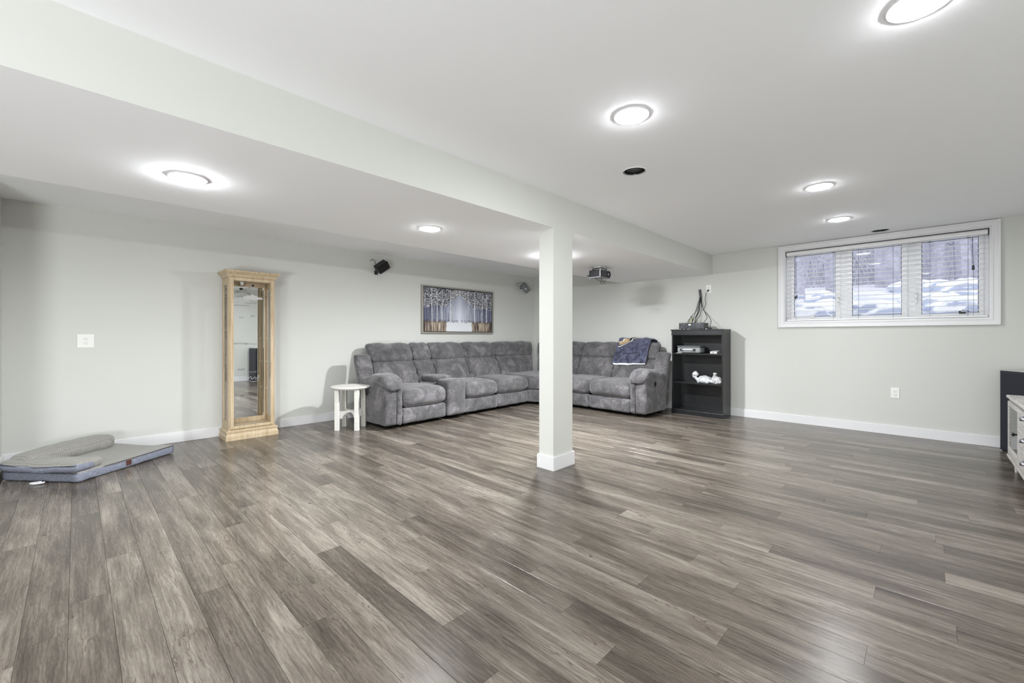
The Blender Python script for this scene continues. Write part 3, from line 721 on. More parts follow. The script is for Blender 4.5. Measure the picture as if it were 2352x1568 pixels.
def flat_marks(n):
    out = []
    def seg(ch, x):
        S = {'a': (0, 0, 1, .14), 'g': (0, .43, 1, .57), 'd': (0, .86, 1, 1), 'f': (0, 0, .2, .5), 'b': (.8, 0, 1, .5), 'e': (0, .5, .2, 1), 'c': (.8, .5, 1, 1)}
        for k2 in ch:
            x0, y0, x1, y1 = S[k2]; out.append([(x+x0*.05, .69+y0*.085), (x+x1*.05, .69+y0*.085), (x+x1*.05, .69+y1*.085), (x+x0*.05, .69+y1*.085)])
    seg('abcdfg', .045); seg('abgcd', .115); seg('bc', .175)
    return out
printed('print_lettering', flat_marks, M['navyprint'])
printed('print_line', line_mark, M['navyprint'])
bm = bmesh.new(); pts = [(.52+.016*math.cos(a*PI/5), .435+.012*math.sin(a*PI/5)) for a in range(10)]; bm.faces.new([bm.verts.new(blk(a, b, .024)) for a, b in pts]); obj('print_dot', bm, M['cream'], bk)

# ---------------------------------------------------------------- round side table
tb = thing('side_table', 'round white wooden side table beside the near sofa arm', 'side table', (-5.012, 2.335, 0))
bm = bmesh.new(); lathe(bm, [(0, .488), (.205, .488), (.212, .493), (.218, .500), (.228, .505), (.229, .513), (.22, .520), (.0, .521)], 48); obj('tabletop', bm, M['whitewood'], tb, True)
tb.children[0].data.polygons.foreach_set('use_smooth', [abs(p.normal.z) < .95 for p in tb.children[0].data.polygons])
for i in range(4):
    a = i*PI/2; x, y = .165*math.cos(a), .165*math.sin(a)
    bm = bx(-.026, .026, -.022, .022, 0, .488, bev=.003); xform(bm, Matrix.Translation((x, y, 0)) @ Matrix.Rotation(YAW, 4, 'Z')); obj('leg', bm, M['whitewood'], tb)
for i in range(2):
    poly = [(-.185, .225), (-.185, .14), (-.115, .14)]+[(-.105*math.cos(a*PI/10), .145+.058*math.sin(a*PI/10)) for a in range(0, 11)]+[(.115, .14), (.185, .14), (.185, .225)]
    bm = bmesh.new(); prism(bm, poly, -.011, .011, 'y'); xform(bm, Matrix.Rotation(i*PI/2, 4, 'Z') @ Matrix.Translation((0, 0, -.001*i))); obj('stretcher', bm, M['whitewood'], tb)

# ---------------------------------------------------------------- curio display cabinet
cx0, cx1, cy0, cy1 = -5.645, -5.35, 1.142, 1.592
cab = thing('display_cabinet', 'tall narrow blond wood display cabinet with mirror back and etched glass', 'cabinet', ((cx0+cx1)/2, (cy0+cy1)/2, 0))
def cpart(name, bm, m, parent=None, smooth=False, label=None):
    xform(bm, Matrix.Translation((-(cx0+cx1)/2, -(cy0+cy1)/2, 0))); return obj(name, bm, m, parent or cab, smooth, label)
def molding(levels, y0, y1, x0, x1):
    # stacked frustum: levels of (z, overhang), back stays flush
    bm = bmesh.new(); rings = []
    for z, e in levels: rings.append([bm.verts.new(p) for p in ((x0, y0-e, z), (x1+e, y0-e, z), (x1+e, y1+e, z), (x0, y1+e, z))])
    for a, b in zip(rings, rings[1:]):
        for i in range(4): bm.faces.new((a[i], a[(i+1) % 4], b[(i+1) % 4], b[i]))
    bm.faces.new(rings[0][::-1]); bm.faces.new(rings[-1]); bmesh.ops.recalc_face_normals(bm, faces=bm.faces); return bm
cpart('base_molding', molding([(0, .03), (.045, .03), (.050, .026), (.072, .02), (.080, .022), (.086, .027), (.095, .027), (.100, .012), (.108, .004)], cy0, cy1, cx0, cx1), M['blond'])
cpart('crown_molding', molding([(1.765, .002), (1.775, .010), (1.782, .012), (1.790, .014), (1.80, .022), (1.815, .038), (1.822, .044), (1.834, .046), (1.838, .040)], cy0, cy1, cx0, cx1), M['blond'])
pw = .034
for x in (cx0, cx1-pw):
    for y in (cy0, cy1-.03):
        cpart('corner_post', bx(x, x+pw, y, y+.03, .108, 1.77, bev=.002), M['blond'])
cpart('floor_board', bx(cx0+.002, cx1-.004, cy0+.004, cy1-.004, .109, .142), M['blond'])
cpart('top_board', bx(cx0+.002, cx1-.004, cy0+.004, cy1-.004, 1.735, 1.768), M['blond'])
# glazed front door
bm = bmesh.new(); dx0, dx1 = cx1-.002, cx1+.012; w = .034
box(bm, dx0, dx1, cy0+.012, cy0+.012+w, .118, 1.762, bev=.004); box(bm, dx0, dx1, cy1-.012-w, cy1-.012, .118, 1.762, bev=.004)
box(bm, dx0, dx1, cy0+.012+w, cy1-.012-w, .118, .148, bev=.004); box(bm, dx0, dx1, cy0+.012+w, cy1-.012-w, 1.728, 1.762, bev=.004)
door = cpart('door_frame', bm, M['blond'])
cpart('door_glass', bx(cx1+.001, cx1+.004, cy0+.04, cy1-.04, .14, 1.735), M['cabglass'], door)
# side frames and glass
for yy in (cy0, cy1-.012):
    bm = bmesh.new(); box(bm, cx0+pw, cx1-pw, yy, yy+.012, .142, .20); box(bm, cx0+pw, cx1-pw, yy, yy+.012, 1.68, 1.735)
    box(bm, cx0+pw, cx0+pw+.02, yy, yy+.012, .2, 1.68, bev=.002); box(bm, cx1-pw-.02, cx1-pw, yy, yy+.012, .2, 1.68, bev=.002)
    sf = cpart('side_frame', bm, M['blond'])
    cpart('side_glass', bx(cx0+pw+.02, cx1-pw-.02, yy+.004, yy+.007, .2, 1.68), M['cabglass'], sf)
cpart('mirror_back', bx(cx0+.05, cx0+.054, cy0+.045, cy1-.045, .195, 1.69), M['mirror'])
bm = bmesh.new(); box(bm, cx0+.04, cx0+.05, cy0+.031, cy1-.031, .143, 1.734)
for a in ((cy0+.031, cy0+.045, .143, 1.734), (cy1-.045, cy1-.031, .143, 1.734)): box(bm, cx0+.05, cx0+.058, *a)
box(bm, cx0+.05, cx0+.058, cy0+.045, cy1-.045, .143, .195); box(bm, cx0+.05, cx0+.058, cy0+.045, cy1-.045, 1.69, 1.734)
cpart('back_panel', bm, M['blond'])
bm = bmesh.new(); lathe(bm, [(0, 1.735), (.022, 1.735), (.022, 1.722), (.014, 1.716), (.012, 1.70), (0, 1.695)], 16, (-5.5, 1.30, 0)); bmesh.ops.recalc_face_normals(bm, faces=bm.faces); cpart('lamp_socket', bm, M['plate'], smooth=True)
for yy, sg in ((cy0+.014, 1), (cy1-.014, -1)):
    for z in (1.60, 1.10, .825, .51):
        bm = bmesh.new(); box(bm, -5.60, -5.585, min(yy, yy+sg*.016), max(yy, yy+sg*.016), z, z+.005); box(bm, -5.41, -5.395, min(yy, yy+sg*.016), max(yy, yy+sg*.016), z, z+.005)
        cpart('shelf_clip', bm, M['plate'])
# etched lettering
def etched_x(s, size, y, z, m, xx, name='etched_text', sx=1, sz=1):
    bm = text_bm(s, size); bmesh.ops.transform(bm, matrix=Matrix.Translation((xx, y, z)) @ Matrix(((0, 0, 1, 0), (sx, 0, 0, 0), (0, sz, 0, 0), (0, 0, 0, 1))), verts=bm.verts)
    return cpart(name, bm, m, door)
def arch_text(s, size, yc, zc, R, m, xx, span):
    bm = bmesh.new(); n = len(s)
    for i, ch_ in enumerate(s):
        a = (i/(n-1)-.5)*span; t = text_bm(ch_, size)
        Mx = Matrix.Translation((xx, yc+R*math.sin(a), zc+R*(math.cos(a)-1))) @ Matrix(((0, 0, 1, 0), (1, 0, 0, 0), (0, 1, 0, 0), (0, 0, 0, 1))) @ Matrix.Rotation(-a, 4, 'Z')
        bmesh.ops.transform(t, matrix=Mx, verts=t.verts); join(bm, t)
    return cpart('etched_text', bm, m, door)
gx = cx1+.0005; yc = 1.372
arch_text('COURVOISIER', .034, yc, 1.655, .16, M['etch'], gx, 1.15)
arch_text('COGNAC', .018, yc, 1.600, .13, M['etch'], gx, .7)
bm = bmesh.new()
for i in range(5):
    a = (i-2)*.45; p = [(0, 0), (.008, .014), (0, .03), (-.008, .014)]
    vv = [bm.verts.new((gx, yc+y*math.cos(a)+z*math.sin(a), 1.675+z*math.cos(a)-y*math.sin(a))) for y, z in p]; bm.faces.new(vv)
cpart('etched_crest', bm, M['etch'], door)
bm = bmesh.new()   # reclining frosted figure
prof = [(-.105, 0), (-.095, .012), (-.075, .018), (-.05, .030), (-.03, .026), (-.012, .040), (.0, .038), (.012, .030), (.035, .026), (.05, .014), (.08, .012), (.10, .0), (.085, -.010), (.05, -.012), (.02, -.020), (-.03, -.018), (-.06, -.022), (-.09, -.012)]
bm.faces.new([bm.verts.new((gx, yc+a, 1.545+b)) for a, b in prof]); cpart('etched_figure', bm, M['etchw'], door)
etched_x('COGNAC COURVOISIER', .015, yc, 1.49, M['etch'], gx)
etched_x('XO', .032, yc, 1.345, M['etch'], gx); etched_x('NAPOLEON', .028, yc-.01, 1.036, M['etch'], gx)
etched_x('VSOP', .030, yc, .725, M['etch'], gx); etched_x('XO', .030, yc+.01, .41, M['etch'], gx)
bm = bmesh.new(); sc = spline([(gx, yc-.05, .655), (gx, yc-.02, .675), (gx, yc-.01, .645), (gx, yc+.02, .67), (gx, yc+.03, .64), (gx, yc+.055, .69), (gx, yc+.05, .63), (gx, yc+.0, .62), (gx, yc-.03, .63)], 5)
tube(bm, sc, .0016, 4); cpart('etched_flourish', bm, M['etchw'], door)
for yy in (cy0+.0035, cy1-.0045):
    for i, ch_ in enumerate('COURVOISIER'):
        bm = text_bm(ch_, .078, bold=.0014)
        z = 1.60-i*.0935
        bmesh.ops.transform(bm, matrix=Matrix.Translation(((cx0+cx1)/2, yy, z)) @ Matrix(((.95, 0, 0, 0), (0, 0, -1, 0), (0, 1.62, 0, 0), (0, 0, 0, 1))), verts=bm.verts)
        cpart('etched_letter', bm, M['etchd'])

# ---------------------------------------------------------------- painting
FR = simple('champagne_frame', (176, 172, 162), .35, metal=.5)
pt = thing('framed_painting', 'wide framed painting of white birch trees and mist above the sofa', 'painting', (XL, 4.54, 1.553))
PWd, PHt = 1.53, .765
bm = bmesh.new(); fw = .022
box(bm, .0, .05, -PWd/2, -PWd/2+fw, -PHt/2, PHt/2, bev=.002); box(bm, .0, .05, PWd/2-fw, PWd/2, -PHt/2, PHt/2, bev=.002)
box(bm, .0, .05, -PWd/2+fw, PWd/2-fw, -PHt/2, -PHt/2+fw, bev=.002); box(bm, .0, .05, -PWd/2+fw, PWd/2-fw, PHt/2-fw, PHt/2, bev=.002)
obj('frame', bm, FR, pt)
obj('shadow_gap', bx(.004, .03, -PWd/2+fw, PWd/2-fw, -PHt/2+fw, PHt/2-fw), M['slot'], pt)
NXp, NZp = 340, 168; wC, hC = PWd-2*fw-.022, PHt-2*fw-.022
rnd = random.Random(3)
img = [[None]*NXp for _ in range(NZp)]
def mixc(a, b, t): t = max(0, min(1, t)); return tuple(a[i]*(1-t)+b[i]*t for i in range(3))
for j in range(NZp):
    v = j/NZp     # 0 top
    for i in range(NXp):
        u = i/NXp; cd = abs(u-.49)
        c = mixc((226, 230, 242), (84, 88, 110), min(1, (cd/.36)**.8*.8+max(0, .55-v)*.9*(1-max(0, .13-cd)*2)))
        st = noise.noise(Vector((u*70, v*1.5, 0))); c = mixc(c, (70, 72, 92) if st > 0 else (214, 216, 230), abs(st)*.75*min(1, cd*8)*(1 if v > .4 else .3))
        if v > .76:
            edge = .205+.02*noise.noise(Vector((v*9, u*6, 1)))
            if cd < edge-.02: c = (226, 228, 232)
            else:
                s = noise.noise(Vector((u*60, v*3, 5)))*.6+noise.noise(Vector((u*170, v*5, 8)))*.7; c = mixc((208, 194, 170), (58, 44, 44), .45+s*1.1+max(0, (.8-v))*6+max(0, cd-.38)*3)
        img[j][i] = c
def disc(x, y, r, col, a=1):
    for j in range(max(0, int(y-r)), min(NZp, int(y+r+1))):
        for i in range(max(0, int(x-r)), min(NXp, int(x+r+1))):
            if (i-x)**2+(j-y)**2 <= r*r: img[j][i] = mixc(img[j][i], col, a)
for _ in range(60):      # thin far trunks
    x = rnd.random()*NXp
    if abs(x/NXp-.49) < .09: continue
    col = rnd.choice([(60, 60, 80), (84, 84, 104), (224, 226, 236)]); 
    for j in range(int(NZp*rnd.uniform(.45, .6)), int(NZp*.765)): 
        i = int(x); img[j][i] = mixc(img[j][i], col, .6)
for _ in range(500):     # low brush
    x = rnd.random(); y = rnd.uniform(.72, .79)+.0; 
    if abs(x-.49) > .02: disc(x*NXp, NZp*(y+(.0 if abs(x-.49) < .2 else 0)), rnd.uniform(.6, 1.6), (70, 62, 74) if abs(x-.49) < .2 else (46, 34, 40), .5)
for _ in range(1500):    # dark canopy ground
    x = rnd.random(); cd = abs(x-.49); lim = .11+min(1, max(0, cd-.02)/.2)*.29+.05*noise.noise(Vector((x*12, 0, 0)))
    disc(x*NXp, rnd.random()*lim*NZp, rnd.uniform(1.5, 3), rnd.choice([(40, 42, 54), (62, 66, 82), (28, 28, 34)]), .8)
for _ in range(5200):    # foliage
    x = rnd.random(); cd = abs(x-.49); lim = .13+min(1, max(0, cd-.02)/.2)*.30+.05*noise.noise(Vector((x*12, 0, 0)))
    y = rnd.random()**1.0*lim
    disc(x*NXp, y*NZp, rnd.uniform(.5, 1.5), rnd.choice([(26, 26, 30), (60, 62, 70), (236, 237, 238), (244, 244, 244), (214, 216, 218)]), .9)
for x, w_ in ((.11, 3.4), (.175, 2.6), (.245, 2.0), (.365, 5.0), (.62, 2.0), (.725, 5.0), (.84, 2.8), (.915, 2.8)):
    for j in range(int(NZp*.03), int(NZp*.775)):
        off = math.sin(j*.03+x*30)*1.2; ww = w_*(.6+.5*j/NZp)
        if j < NZp*.35 and rnd.random() < .35: continue
        for i in range(int(x*NXp+off-ww/2), int(x*NXp+off+ww/2)+1):
            if 0 <= i < NXp:
                img[j][i] = mixc((236, 236, 238), (50, 46, 50), 1 if (j > NZp*.4 and rnd.random() < .14) else (0 if i < x*NXp+off+ww*.2 else .25))
verts = []; faces = []
for j in range(NZp+1):
    for i in range(NXp+1): verts.append((.036, -wC/2+wC*i/NXp, hC/2-hC*j/NZp))
for j in range(NZp):
    for i in range(NXp):
        a = j*(NXp+1)+i; faces.append((a, a+NXp+1, a+NXp+2, a+1))
me = bpy.data.meshes.new('canvas'); me.from_pydata(verts, [], faces)
ca = me.color_attributes.new('paint', 'FLOAT_COLOR', 'CORNER'); buf = []
for j in range(NZp):
    for i in range(NXp):
        c = lin(tuple(max(0, min(255, v)) for v in img[j][i])); buf += [*c, 1]*4
ca.data.foreach_set('color', buf)
k = N('painted_canvas'); at = k.n('ShaderNodeAttribute', attribute_name='paint'); k.l(at.outputs['Color'], k.p.inputs['Base Color']); k.p.inputs['Roughness'].default_value = .45
me.materials.append(k.m); o = bpy.data.objects.new('canvas', me); C.objects.link(o); o.parent = pt
obj('canvas_edge', bx(.03, .0358, -wC/2, wC/2, -hC/2, hC/2), M['slot'], pt)

# ---------------------------------------------------------------- wall speakers
camR = Vector((c_, s_, 0)); camD = Vector((0, 0, -1)); camF = Vector((-s_, c_, 0))
def camv(a, b, c): return camR*a+camD*b+camF*c
def speaker(name, Nv, e1, e2, e3, mount, label):
    """e1,e2,e3: the three box edge vectors from the nearest corner"""
    t = thing(name, label, 'speaker', tuple(Nv+(e1+e2+e3)/2)); o0 = Nv+(e1+e2+e3)/2
    bm = bmesh.new(); r = bmesh.ops.create_cube(bm, size=1.0)
    for v in r['verts']: v.co = e1*v.co.x+e2*v.co.y+e3*v.co.z
    bmesh.ops.recalc_face_normals(bm, faces=bm.faces)
    bmesh.ops.bevel(bm, geom=list(bm.edges), offset=.006, segments=2, affect='EDGES'); obj('speaker_box', bm, M['black'], t)
    return t, o0
u_ = 1/163
p_, q_, r_ = camv(14, 7.6, -10.7)*u_, camv(3, 12.5, 12.83)*u_, camv(-19.3, 17.7, -12.7)*u_
Nv = Vector((-5.42, 2.91, 2.064)); c0v = Vector((0, 0, 1.12))
for _ in range(200):
    mn = min((Nv+a*-p_+b*q_+c*-r_).x for a in (0, 1) for b in (0, 1) for c in (0, 1))
    if mn < XL+.035: break
    Nv = c0v+(Nv-c0v)*1.0006
t, o0 = speaker('wall_speaker', Nv, -p_, q_, -r_, None, 'black box speaker tilted on a wall bracket high above the near sofa end')
def loc(v): return Vector(v)-o0
# end plate (driver side) set on the lower-left face, a bracket from it to the wall
n_ = (-p_).cross(q_).normalized()
if n_.dot(-r_) > 0: n_ = -n_
fc = Nv+(-p_+q_)/2
bm = bmesh.new(); e1n, e2n = (-p_).normalized(), q_.normalized()
vv = [bm.verts.new(loc(fc+e1n*a+e2n*b+n_*.002)) for a, b in ((-.045, -.045), (.045, -.045), (.045, .045), (-.045, .045))]; bm.faces.new(vv)
bmesh.ops.recalc_face_normals(bm, faces=bm.faces); bmesh.ops.solidify(bm, geom=bm.faces[:], thickness=-.003)
obj('end_plate', bm, simple('dark_grey_plastic', (58, 60, 62), .4), t)
bm = bmesh.new(); pts = [loc(fc+e1n*(.025*math.cos(a*PI/8))+e2n*(.025*math.sin(a*PI/8))+n_*.006) for a in range(16)]; bm.faces.new([bm.verts.new(p) for p in pts]); obj('bass_port', bm, M['slot'], t)
br = Nv+(-p_)*.85+q_*.9
bm = bmesh.new(); tube(bm, [loc(br), loc(Vector((br.x-.03, br.y+.0, br.z-.01))), loc(Vector((XL+.012, br.y+.02, br.z-.01)))], .013, 8); box(bm, *[v for ab in zip(loc((XL, br.y-.005, br.z-.035)), loc((XL+.012, br.y+.045, br.z+.02))) for v in ab]); obj('wall_bracket', bm, M['black'], t)
wp = loc((XL+.002, 2.93, 2.20))
bm = bmesh.new(); tube(bm, spline([wp, wp+Vector((.05, .012, .016)), wp+Vector((.08, .03, -.01)), wp+Vector((.10, .025, -.055))], 5), .0035, 6); obj('speaker_wire', bm, M['cord'], t)
L_, S_ = camv(.63, .777, 0)*.195, camv(-.777, .60, .15).normalized()*.118
Dn = L_.normalized().cross(S_.normalized()); Dn = Dn if Dn.dot(camF) > 0 else -Dn
N2 = Vector((-5.49, 5.985, 2.165))
t, o0 = speaker('wall_speaker', N2, L_, S_, Dn*.12, None, 'black box speaker tilted on the wall in the far corner, right of the painting')
for a, b, rr, mm in ((.62, .5, .022, 'dk'), (.28, .35, .009, 'dk'), (.36, .68, .009, 'dk')):
    c0 = N2+L_*a+S_*b-Dn*.002; bm = bmesh.new()
    bm.faces.new([bm.verts.new(loc(c0+L_.normalized()*rr*math.cos(i*PI/8)+S_.normalized()*rr*math.sin(i*PI/8))) for i in range(16)])
    obj('driver', bm, simple('speaker_driver_grey', (110, 112, 114), .3), t)
bm = bmesh.new(); cc = N2+L_*.5+S_*.5+Dn*.11; tube(bm, [loc(cc), loc((XL+.01, cc.y-.02, cc.z))], .014, 8); obj('wall_bracket', bm, M['black'], t)
bm = bmesh.new(); a0 = N2+L_*.08+S_*.3; tube(bm, spline([loc(a0+Dn*.05), loc(a0+Vector((-.04, 0, .03))), loc((XL+.003, a0.y-.02, a0.z+.01))], 5), .003, 6); obj('speaker_wire', bm, M['cord'], t)

# ---------------------------------------------------------------- ceiling projector
px_, py_ = -3.055, 4.80
pj = thing('ceiling_projector', 'small black projector hanging from the soffit by a white mount', 'projector', (px_, py_, SZ))
obj('projector_body', bx(-.085, .085, -.125, .125, -.138, -.048, bev=.008, seg=3), M['black'], pj)
obj('bottom_cover', bx(-.082, .088, -.123, .123, -.145, -.137, bev=.003), simple('grey_cover', (140, 140, 146), .4), pj)
obj('front_trim', bx(.083, .0865, -.112, .05, -.13, -.056, bev=.002), simple('charcoal_face', (62, 62, 70), .35), pj)
obj('corner_trim', bx(.079, .0875, -.127, -.117, -.136, -.05, bev=.002), M['chrome'], pj)
bm = bmesh.new(); lathe(bm, [(0, 0), (.040, 0), (.042, .012), (.036, .016), (.030, .006), (0, .004)], 28); xform(bm, Matrix.Translation((.080, .078, -.093)) @ Matrix.Rotation(PI/2, 4, 'Y')); obj('lens_ring', bm, M['black'], pj, True)
bm = bmesh.new(); bmesh.ops.create_uvsphere(bm, u_segments=16, v_segments=8, radius=.026); xform(bm, Matrix.Translation((.083, .078, -.093)) @ Matrix.Diagonal((.35, 1, 1, 1))); obj('lens', bm, simple('lens_glass', (150, 155, 165), .05, metal=.6), pj, True)
bm = bmesh.new(); box(bm, -.05, .05, -.06, .06, -.006, 0, bev=.002); tube(bm, [(0, 0, 0), (0, 0, -.05)], .016, 12); box(bm, -.045, .045, -.012, .012, -.05, -.042)
for sx in (-1, 1):
    for sy in (-1, 1): tube(bm, [(sx*.02, sy*.008, -.042), (sx*.065, sy*.08, -.044), (sx*.066, sy*.085, -.05)], .004, 6)
obj('mount', bm, M['plate'], pj, label='white ceiling mount')
bm = bmesh.new()
tube(bm, spline([(-.03, -.03, -.004), (.02, -.10, -.02), (-.02, -.14, -.035), (-.03, -.08, -.05), (-.07, -.05, -.055)], 6), .004, 6)
tube(bm, spline([(.01, .02, -.004), (.03, .07, -.018), (.06, .075, -.03), (.02, .05, -.045)], 6), .004, 6)
tube(bm, spline([(.03, -.01, -.004), (-.02, -.07, -.03), (-.06, -.10, -.05)], 6), .004, 6)
obj('signal_cable', bm, M['cord'], pj)
bm = bmesh.new()
tube(bm, spline([(-.03, -.06, -.142), (.0, -.05, -.175), (.03, .0, -.185), (.05, .06, -.175), (.05, .065, -.195), (.02, .02, -.215), (.02, -.02, -.20), (.03, .0, -.178), (.02, .0, -.145)], 6), .0028, 6)
tube(bm, spline([(.03, .0, -.185), (.04, .035, -.190), (.03, .04, -.205)], 5), .0028, 6)
obj('hanging_wire', bm, M['cord'], pj)
bm = bmesh.new(); 
for yy in (-.10, -.06): tube(bm, [(-.085, yy, -.10), (-.125, yy-.01, -.115)], .006, 8)
tube(bm, [(-.07, -.12, -.14), (-.07, -.12, -.16)], .006, 8); obj('plug', bm, M['black'], pj)

# ---------------------------------------------------------------- bookcase and what stands on it
bX0, bX1, bY0, bY1 = -2.658, -1.950, 6.112, 6.425
bc = thing('bookcase', 'black laminate bookcase with two shelves, right of the sofa', 'bookcase', ((bX0+bX1)/2, (bY0+bY1)/2, 0))
def bp(name, bm, m='blackwood', label=None): xform(bm, Matrix.Translation((-(bX0+bX1)/2, -(bY0+bY1)/2, 0))); return obj(name, bm, M[m], bc, label=label)
th = .018
bp('side_panel', bx(bX0, bX0+th, bY0, bY1, 0, 1.205)); bp('side_panel', bx(bX1-th, bX1, bY0, bY1, 0, 1.205))
bp('top_panel', bx(bX0-.016, bX1+.008, bY0-.012, bY1, 1.205, 1.222, bev=.003))
bp('apron', bx(bX0-.003, bX1-.002, bY0-.008, bY0+.01, 1.138, 1.205, bev=.003)); bp('apron_molding', bx(bX0-.004, bX1-.001, bY0-.012, bY0, 1.138, 1.15, bev=.003))
bp('back_panel', bx(bX0+th, bX1-th, bY1-.008, bY1, .05, 1.205))
for z in (.862, .445): bp('shelf', bx(bX0+th, bX1-th, bY0+.008, bY1-.008, z, z+.018))
bp('bottom_shelf', bx(bX0+th, bX1-th, bY0+.004, bY1-.008, .052, .07)); bp('toe_kick', bx(bX0-.003, bX1+.001, bY0-.008, bY0+.01, 0, .062, bev=.002))
bm = bmesh.new()
for i in range(26):
    z = .16+i*.036
    if abs(z-.45) < .03 or abs(z-.87) < .03: continue
    for yy in (bY0+.035, bY1-.05):
        for xx, nn in ((bX0+th, 1), (bX1-th, -1)):
            tube(bm, [(xx-.0005*nn, yy, z), (xx+.0006*nn, yy, z)], .003, 6)
o = bp('peg_holes', bm); o.data.materials[0] = simple('peg_hole_grey', (90, 90, 90), .5); o['kind'] = 'stuff'
sh1, sh2, topz = .880, .463, 1.222
# grey felt carry case
cs_ = thing('carry_case', 'grey felt carry case with handle on the upper bookcase shelf', 'case', (-2.435, 6.255, sh1+.004))
obj('case_body', soft(-.165, .165, -.10, .10, 0, .082, r=.022, seg=(12, 8, 6), wr=.001), M['feltgrey'], cs_, True)
obj('case_lid', soft(-.168, .168, -.103, .103, .078, .104, r=.012, seg=(12, 8, 4), wr=.001), M['feltdark'], cs_, True)
bm = bmesh.new(); tube(bm, spline([(-.085, -.102, .045), (-.075, -.118, .046), (.065, -.118, .046), (.075, -.102, .045)], 4), .008, 8); obj('handle', bm, M['plate'], cs_, True, 'light handle strip')
for sx in (-1, 1): obj('handle_tab', bx(-.005+sx*.085-.02, -.005+sx*.085+.02, -.122, -.098, .030, .060, bev=.003), M['black'], cs_, label='black handle mount')
tag(obj('paper_stack', bx(-2.605, -2.525, 6.135, 6.22, sh1, sh1+.0035), M['paper']), 'white folded paper under the front left of the grey case', 'paper')
t = thing('small_box', 'tiny white torn box on the right of the upper shelf', 'box', (-2.10, 6.22, sh1))
bm = bmesh.new(); box(bm, -.045, .045, -.03, .03, 0, .032, bev=.003); obj('carton', bm, M['paper'], t)
bm = bmesh.new(); vv = [bm.verts.new(p) for p in ((-.045, .03, .032), (.045, .03, .032), (.05, .055, .045), (-.035, .052, .042))]; bm.faces.new(vv); bmesh.ops.solidify(bm, geom=bm.faces[:], thickness=.0015); obj('flap', bm, M['paper'], t)
bm = bmesh.new(); 
for x in (-.02, .0): box(bm, x, x+.006, -.0312, -.03, .006, .026)
obj('printed_mark', bm, M['feltdark'], t)
# crumpled bags
def crumple(name, label, loc_, rad, m, seed, flat):
    t = thing(name, label, 'bag', loc_)
    bm = bmesh.new(); bmesh.ops.create_icosphere(bm, subdivisions=4, radius=1)
    for v in bm.verts:
        d = v.co.copy(); n1 = noise.noise(d*2.2+Vector((seed, 0, 0))); n2 = noise.noise(d*5+Vector((0, seed, 0)))
        rr = 1+.28*n1+.16*abs(n2)-.06; z = max(-.62, d.z*rr)
        v.co = Vector((d.x*rr*rad[0], d.y*rr*rad[1], (z+.62)*rad[2]))
    obj('bag_body', bm, m, t); return t
t = crumple('plastic_bag', 'white printed plastic bag tied at the left, on the middle shelf', (-2.235, 6.24, sh2), (.105, .085, .058), M['bag'], 2, 1)
bm = bmesh.new()
pts = spline([(-.085, -.01, .035), (-.125, -.02, .07), (-.135, -.015, .105), (-.10, -.01, .14)], 6); rs = [.030-.010*math.sin(i*.35) for i in range(len(pts))]; rs[-1] = .026
tube(bm, pts, rs, 10)
for v in bm.verts: v.co += noise.noise_vector(v.co*40)*.008
obj('bag_handle', bm, M['bag'], t)
t = crumple('crumpled_wrap', 'crumpled clear plastic wrap on the right end of the middle shelf', (-2.062, 6.215, sh2), (.082, .075, .062), M['bag2'], 9, 1)
bm = bmesh.new(); pts = spline([(-.02, 0, .075), (-.035, 0, .11), (-.015, .005, .15)], 5); tube(bm, pts, [.02+.006*(i % 2) for i in range(len(pts))], 8)
for v in bm.verts: v.co += noise.noise_vector(v.co*45)*.012
obj('twisted_corner', bm, M['bag2'], t)
# receiver
rc = thing('av_receiver', 'black stereo receiver with knobs on top of the bookcase', 'receiver', (-2.392, 6.245, topz))
obj('housing', bx(-.174, .174, -.09, .09, .010, .092, bev=.003), simple('receiver_black', (42, 43, 48), .4), rc)
obj('face_panel', bx(-.176, .176, -.096, -.089, .008, .093, bev=.002), simple('receiver_face', (48, 49, 58), .35), rc)
for x in (-.148, -.108, .075, .118):
    bm = bmesh.new(); lathe(bm, [(0, 0), (.013, 0), (.012, .012), (0, .012)], 16); xform(bm, Matrix.Translation((x, -.096, .062)) @ Matrix.Rotation(PI/2, 4, 'X')); kn = obj('knob', bm, M['black'], rc)
    bm = bmesh.new(); lathe(bm, [(.013, 0), (.016, 0), (.016, .002), (.013, .002), (.013, 0)], 16, cap=False); bmesh.ops.recalc_face_normals(bm, faces=bm.faces); xform(bm, Matrix.Translation((x, -.096, .062)) @ Matrix.Rotation(PI/2, 4, 'X')); obj('knob_ring', bm, M['chrome'], rc)
obj('display', bx(-.035, -.008, -.0975, -.096, .060, .074), M['display'], rc, label='small lit display')
for i in range(13):
    x = -.135+i*.0215
    bm = bmesh.new(); tube(bm, [(x, -.096, .027), (x, -.101, .027)], .005, 10); obj('button', bm, M['chrome'] if i in (0, 1, 11) else M['black'], rc)
for x in (-.14, .14):
    for y in (-.07, .07): bm = bmesh.new(); tube(bm, [(x, y, 0), (x, y, .012)], .012, 10); obj('foot', bm, M['black'], rc)
bm = bmesh.new(); 
for i in range(8): box(bm, -.12+i*.03, -.105+i*.03, -.06, .06, .0925, .0932)
obj('vent_slot', bm, M['slot'], rc)
t = thing('power_adapter', 'small black puck adapter beside the receiver on the bookcase', 'adapter', (-2.155, 6.19, topz))
obj('adapter_body', soft(-.03, .03, -.02, .02, 0, .022, r=.01, seg=(8, 6, 4), wr=0), M['black'], t, True)
bm = bmesh.new(); box(bm, -.05, -.028, -.012, .012, 0, .012, bev=.002); obj('adapter_plug', bm, M['paper'], t)
